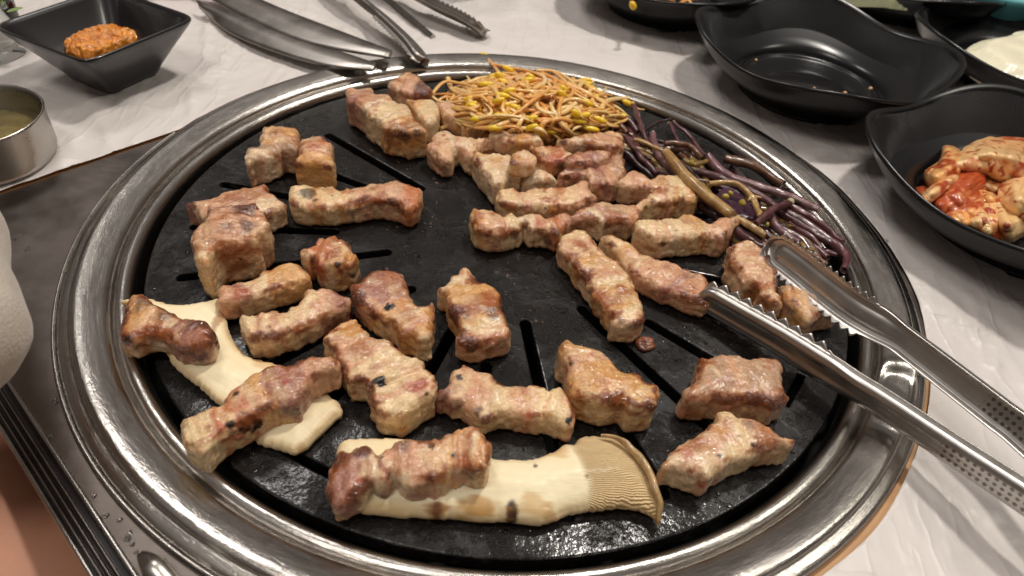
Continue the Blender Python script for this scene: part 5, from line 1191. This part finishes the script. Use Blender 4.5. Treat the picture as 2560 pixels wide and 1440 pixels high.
for px_, py_, q_ in [(2110, 233, 1.0), (2070, 250, .9), (2050, 240, .5), (2085, 232, .5), (2035, 226, .4), (2098, 246, .5), (2130, 250, .6), (2150, 247, .5), (2024, 232, .4), (2060, 229, .5), (1890, 160, .4), (1870, 172, .4), (1880, 180, .5), (1862, 186, .4), (1900, 178, .4)]:
    p_ = P(px_, py_, .0083); sites.append((p_[0], p_[1], .0083, .0011 * q_, .0006 * q_))
o = drops('highlight_drops', sites, OIL, 8); tag(o, 'few clear oil beads added as highlights on the dark soy sauce', 'oil')
# kimchi
zQ = (2120, 180, 2.768)
def leafy(name, label, poly, h, z0, c0, c1, c2, sc=zQ, cat='kimchi', grp='pieces of kimchi in the right bowl', rough=2.2, m=None, dome=0.4):
    V, F, info = volume(zc(*sc, poly), h, z0, rough=rough, dome=dome, warp=0.001)
    org = np.array([*info['cen'], min(z0)]); me = mesh(name, V - org, F); x, y, z = V.T; sd = info['seed']
    n = sstep(-0.35, 0.35, noise(x, y, z, 0.010, sd) + 0.5 * noise(x, y, z, 0.004, sd + 1))[:, None]; r = sstep(0.15, 0.6, noise(x, y, z, 0.007, sd + 2) + 0.5 * noise(x, y, z, 0.002, sd + 3))[:, None]
    c = np.array(srgb(*c0)) * n + np.array(srgb(*c1)) * (1 - n); c = c * (1 - r) + np.array(srgb(*c2)) * r
    set_col(me, c); o = obj(name, me, m or KIMCHI, loc=tuple(org)); tag(o, label, cat, grp); return o
CR, OR, RD = (238, 190, 140), (218, 148, 100), (168, 74, 44)
KSH = m_attr('kimchi_sheet', 0.3, 220, 0.25, 0.0005, 0.5, 0.35, 0.12)
def kimchi(label, poly, z0, dome, A, ang, freq, cream, red=0.35, tilt=0.0):
    """a thin folded cabbage leaf"""
    _seed[0] += 1; sd = _seed[0]
    pts = catmull(zc(*zQ, poly), 5, True); lo, hi = pts.min(0) - 2, pts.max(0) + 2
    xs = np.arange(lo[0], hi[0], 1.3); ys = np.arange(lo[1], hi[1], 1.3); X, Y = np.meshgrid(xs, ys, indexing='ij')
    d0 = poly_sd(X, Y, pts); d = d0 + 3.0 * noise(X, Y, 0, 14, sd) + 1.5 * noise(X, Y, 0, 5, sd + 1)
    u = X * math.cos(ang) + Y * math.sin(ang); w = -X * math.sin(ang) + Y * math.cos(ang)
    nf = noise(u * .25, w, 0, 6.5 / freq, sd + 2) + 0.22 * noise(u * .15, w, 0, 1.8 / freq, sd + 3)
    rip = np.clip(1 - np.abs(nf) * 1.5, 0, 1)
    t = np.clip(-d0 / max(1.0, -d0.min()), 0, 1)
    Z = z0 + dome * t ** 0.8 + 0.9 * A * rip ** 2 * sstep(0, .25, t) + 0.8 * A * nf + 0.0014 * noise(X, Y, 0, 18, sd + 4) + tilt * (u - u.mean()) / 100
    k = (d < 0).ravel(); F = grid_faces(len(xs), len(ys)); F = F[k[F].all(1)]
    dx = (X - 1280) / F_PX; dy = (Y - 720) / F_PX; D = dx[..., None] * _r - dy[..., None] * _u + _fw
    V = (CAM + D * ((Z - CAM[2]) / D[..., 2])[..., None]).reshape(-1, 3)
    us = np.unique(F); mp = -np.ones(len(V), int); mp[us] = np.arange(len(us)); V = V[us]
    org = V.mean(0); org[2] = V[:, 2].min(); me = mesh('kimchi_leaf', V - org, mp[F])
    x, y, z = V.T; rr = rip.ravel()[us][:, None]
    rr = 0.45 + 0.55 * rr
    c = np.array(srgb(*cream)) * (0.35 + 0.65 * rr) + np.array(srgb(228, 136, 72)) * (0.65 - 0.65 * rr)
    red = red + 0.15; m = sstep(0.55 - red, 0.95 - red, 0.6 * noise(x, y, z, 0.008, sd + 6) + 0.4 * noise(x, y, z, 0.0028, sd + 7) + 0.35 * (1 - rr[:, 0]))[:, None]; c = c * (1 - m) + np.array(srgb(180, 80, 42)) * m
    m = sstep(0.40, 0.52, noise(x, y, z, 0.0022, sd + 8))[:, None] * 0.9; c = c * (1 - m) + np.array(srgb(170, 50, 26)) * m
    set_col(me, c); o = obj('kimchi_leaf', me, KSH, loc=tuple(org)); so = o.modifiers.new('thick', 'SOLIDIFY'); so.thickness = 0.0014; so.offset = -1
    tag(o, label, 'kimchi', 'pieces of kimchi in the right bowl')
C1, C2 = (242, 200, 142), (238, 178, 112)
kimchi('wide ragged kimchi leaf lying lowest in the right bowl', [(500, 900), (600, 760), (760, 640), (950, 560), (1280, 600), (1290, 1080), (1120, 1160), (960, 1120), (800, 1060), (640, 1000)], .008, .006, .003, .5, .16, C2, .5)
kimchi('red pepper-coated kimchi piece in the middle of the heap', [(520, 890), (600, 790), (700, 690), (900, 650), (960, 760), (920, 880), (850, 1000), (750, 1015), (640, 970), (560, 925)], .013, .007, .0025, -.6, .22, (206, 120, 72), .85)
kimchi('large cream kimchi leaf folded over the top of the heap', [(690, 660), (780, 560), (860, 500), (950, 450), (1050, 432), (1290, 450), (1300, 720), (1100, 755), (950, 700), (800, 690)], .017, .013, .0014, .25, .12, C1, .12)
kimchi('orange kimchi piece at the left of the heap', [(545, 690), (640, 620), (668, 525), (740, 535), (790, 600), (780, 700), (700, 755), (620, 800), (555, 770)], .014, .008, .003, -.9, .24, C2, .4)
kimchi('crumpled peach kimchi piece below the red one', [(680, 1010), (800, 890), (900, 830), (1010, 870), (980, 970), (890, 1050), (780, 1065)], .015, .006, .003, .9, .25, C2, .35)
kimchi('fan-shaped pale kimchi leaf at the front of the heap', [(835, 1050), (900, 945), (960, 850), (1050, 880), (1100, 940), (1290, 960), (1260, 1070), (1105, 1175), (980, 1140), (900, 1096)], .014, .008, .003, 1.2, .2, C1, .15)
kimchi('rounded cream kimchi leaf at the right edge', [(1050, 885), (1075, 780), (1290, 700), (1320, 1010), (1180, 1020), (1080, 970)], .018, .012, .0012, 1.4, .11, C1, .1)
kimchi('narrow pale kimchi rib slanting across the red piece', [(505, 885), (600, 785), (720, 715), (745, 750), (640, 835), (535, 912)], .019, .004, .0006, -.7, .1, C1, .1)
kimchi('small dark red kimchi tip at far left of the heap', [(465, 812), (545, 812), (570, 865), (510, 885), (485, 860)], .010, .003, .001, 0, .2, (150, 60, 44), .9)
RAD = m_plain('radish_flesh', srgb(236, 230, 202), .32, coat=.3, bsc=160, bst=.25, bd=.0006, var=.05, sss=.3)
leafy('radish_slice', 'thick cream radish slice in the corner bowl', [(2412, 130), (2440, 105), (2500, 92), (2600, 95), (2620, 240), (2510, 228), (2445, 196), (2415, 160)], 0.014, (.018, .018), (238, 228, 184), (228, 214, 160), (220, 206, 150), sc=(0, 0, 1), cat='radish', grp='radish slices in the corner bowl', rough=0.25, m=RAD)
leafy('radish_slice', 'second cream radish slice behind the thick one', [(2530, 95), (2550, 78), (2600, 75), (2640, 100), (2600, 120)], 0.010, (.026, .026), (240, 232, 196), (230, 218, 170), (220, 206, 150), sc=(0, 0, 1), cat='radish', grp='radish slices in the corner bowl', rough=0.2, m=RAD)
leafy('tofu_slab', 'pale green smooth slab cut by the top edge', [(2080, -30), (2330, -34), (2306, 20), (2210, 14), (2100, 6)], 0.012, (.026, .026), (222, 226, 184), (212, 216, 170), (206, 210, 160), sc=(0, 0, 1), cat='side dish', grp=None, rough=0.2, dome=0.05, m=m_plain('pale_green_slab', srgb(216, 222, 182), .4, sss=.2))
# sprouts in the top bowl
rg = random.Random(9)
for k in range(40):
    x, y = rg.uniform(1590, 1730), rg.uniform(-40, 0); d = rg.gauss(0.1, .5); L = rg.uniform(20, 42)
    pts = [P(x + L * t * math.cos(d + .3 * t), y + .4 * L * t * math.sin(d + .3 * t), (.032 + rg.uniform(-.003, .003))) for t in (-1, 0, 1)]
    sprout(pts, [.0013, .0014, .0007], 900 + k, 'orange-seasoned bean sprout in the bowl cut by the top edge', 'bean sprouts in the bowl at the top edge', head=k % 5 == 0)
# teal tub
def tub():
    p = P(2470, -40, .03); root = empty('teal_tub', (p[0], p[1], TZ)); tag(root, 'pale teal plastic tub at the top right corner', 'tub')
    V, F = lathe([(0.0, .001), (.052, .001), (.056, .003), (.062, .030), (.064, .034), (.060, .036), (.0005, .0355)], 48)
    obj('body', mesh('body', V, F), m_plain('teal_plastic', srgb(96, 168, 172), .35), root)
    V, F = lathe([(.0005, .0372), (.040, .0372), (.050, .0365), (.0505, .0358)], 48); obj('lid_label', mesh('lid_label', V, F), m_plain('white_label', srgb(206, 226, 228), .4), root)
tub()
# ------------------------------------------------------------------ steel sauce cup
def cup():
    ctr = (-0.256, 0.015); root = empty('sauce_cup', (*ctr, TZ + .0012)); tag(root, 'round steel cup of yellowish sesame oil at the left edge', 'cup')
    V, F = lathe([(0.0005, .0), (.027, .0), (.0288, .001), (.0298, .004), (.0302, .022), (.0307, .0232), (.0302, .0238), (.0294, .0232), (.0290, .021), (.0286, .004), (.027, .0022), (.0005, .002)], 80)
    obj('shell', mesh('shell', V, F), STEEL, root)
    V, F = lathe([(.0005, .0115), (.0288, .0115), (.0288, .0085), (.0005, .0085)], 64)
    V[:, 2] += 0.0003 * noise(V[:, 0], V[:, 1], 0, .008, 2) * (V[:, 2] > .010)
    s = NT('sesame_oil'); v = s.coord(); n = s.noise(v, 220, 4)
    s.set(Roughness=.06, Coat_Weight=.6, Coat_Roughness=.03)
    o = obj('sesame_oil', mesh('sesame_oil', V, F), s.out(s.mix(n, srgb(74, 62, 30), srgb(150, 134, 84))), loc=tuple(root.location)); tag(o, 'yellow-brown sesame oil inside the round steel cup', 'oil')
    V, F = tube([np.array([-.0, -.0272, .010]), np.array([.0, -.0272, .018]), np.array([.0, -.0272, .020])], [.0012, .001, .0008], 8, 4)
cup()
# ------------------------------------------------------------------ glasses
def glass(label, ctr, R, H, leafcol=None):
    root = empty('drinking_glass', (*ctr, TZ + .0012)); tag(root, label, 'glass', 'clear drinking glasses at the back')
    V, F = lathe([(0.0005, 0), (R * .8, 0), (R * .86, .002), (R * .9, .01), (R, H), (R - .001, H + .0006), (R - .002, H), (R * .9 - .0025, .012), (R * .8, .0075), (.0005, .007)], 64)
    obj('shell', mesh('shell', V, F), GLASS, root)
    return root
gp = P(-30, 140, TZ); glass('clear glass with green leaves inside at the top left corner', (gp[0] , gp[1]), .026, .06)
rg = random.Random(4)
for k in range(6):
    p = P(rg.uniform(-30, 22), rg.uniform(-20, 40), .036); V, F = tube([np.zeros(3), np.array([.004, .002, .001]), np.array([.008, rg.uniform(-.004, .004), .002])], [.0004, .0022, .0004], 8, 6, .25)
    tag(tinted('herb_leaf', V, F, (150, 176, 110), (110, 140, 76), SPROUT, loc=tuple(p), sd=k), 'small green leaf in the glass at the top left corner', 'leaf', 'green leaves in the corner glass')
gp = P(1150, 4, TZ); glass('small clear glass cut by the top edge behind the rear tongs', (gp[0], gp[1] + .022), .024, .05)
V, F = box(-.03, .03, -.012, .012, 0, .004); p = P(430, -28, .006)
o = obj('red_packet', mesh('red_packet', V, F, False), m_plain('red_film', srgb(160, 46, 46), .35), loc=(p[0], p[1], TZ + .0015)); o.rotation_euler = (0, 0, .35); bevel(o, .0015)
tag(o, 'edge of a small red packet at the top left', 'packet')
# ------------------------------------------------------------------ the person at the left: beige sleeve over the table edge, bare thigh below it
def blob(caps, step, rough, sd):
    caps = [(np.array(a), np.array(b), ra, rb) for a, b, ra, rb in caps]
    allp = np.array([p for c in caps for p in c[:2]]); mr = max(max(c[2], c[3]) for c in caps) + .01
    lo, hi = allp.min(0) - mr, allp.max(0) + mr
    ax = [np.arange(lo[k], hi[k], step) for k in range(3)]; X, Y, Z = np.meshgrid(*ax, indexing='ij'); D = np.full(X.shape, 9.0)
    for a, b, ra, rb in caps:
        e = b - a; t = np.clip(((X - a[0]) * e[0] + (Y - a[1]) * e[1] + (Z - a[2]) * e[2]) / (e @ e), 0, 1)
        d = np.sqrt((X - a[0] - e[0] * t) ** 2 + (Y - a[1] - e[1] * t) ** 2 + (Z - a[2] - e[2] * t) ** 2) - (ra + (rb - ra) * t)
        k = .012; h = np.clip(.5 + .5 * (D - d) / k, 0, 1); D = D * (1 - h) + d * h - k * h * (1 - h)
    D = D + rough * noise(X, Y, Z * .6, .022, sd) + rough * .4 * noise(X, Y, Z, .009, sd + 1)
    return surface_nets(D, lo, step)
def person():
    org = np.array([-.33, -.16, -.06]); root = empty('person', tuple(org)); tag(root, 'person at the left edge in a beige sleeve with bare skin below the table edge', 'person')
    th = [(P(-420, 1130, -.085), P(60, 1500, -.075), .062, .060), (P(60, 1500, -.075), P(420, 1850, -.08), .060, .054)]
    V, F = blob(th, .004, .0006, 3); obj('body', mesh('body', V - org, F), SKIN, root)
    sl = [(P(-170, 420, .055), P(-175, 640, .055), .0165, .0185), (P(-165, 640, .055), P(-150, 830, .052), .018, .0195), (P(-150, 830, .052), P(-330, 960, .045), .0195, .021)]
    V, F = blob(sl, .0022, .0022, 8); obj('sleeve', mesh('sleeve', V - org, F), KNIT, root)
person()
# small lever of the burner at the bottom edge
def lever():
    p = P(352, 1385, .006); q = P(430, 1470, .006); V, F = tube([np.zeros(3), (q - p) * .5 + np.array([0, 0, .002]), q - p], [.0012, .0035, .0035], 12, 8, .8)
    tag(obj('burner_lever', mesh('burner_lever', V, F), STEEL, loc=tuple(p)), 'small bright steel lever by the ring at the bottom left', 'lever')
lever()
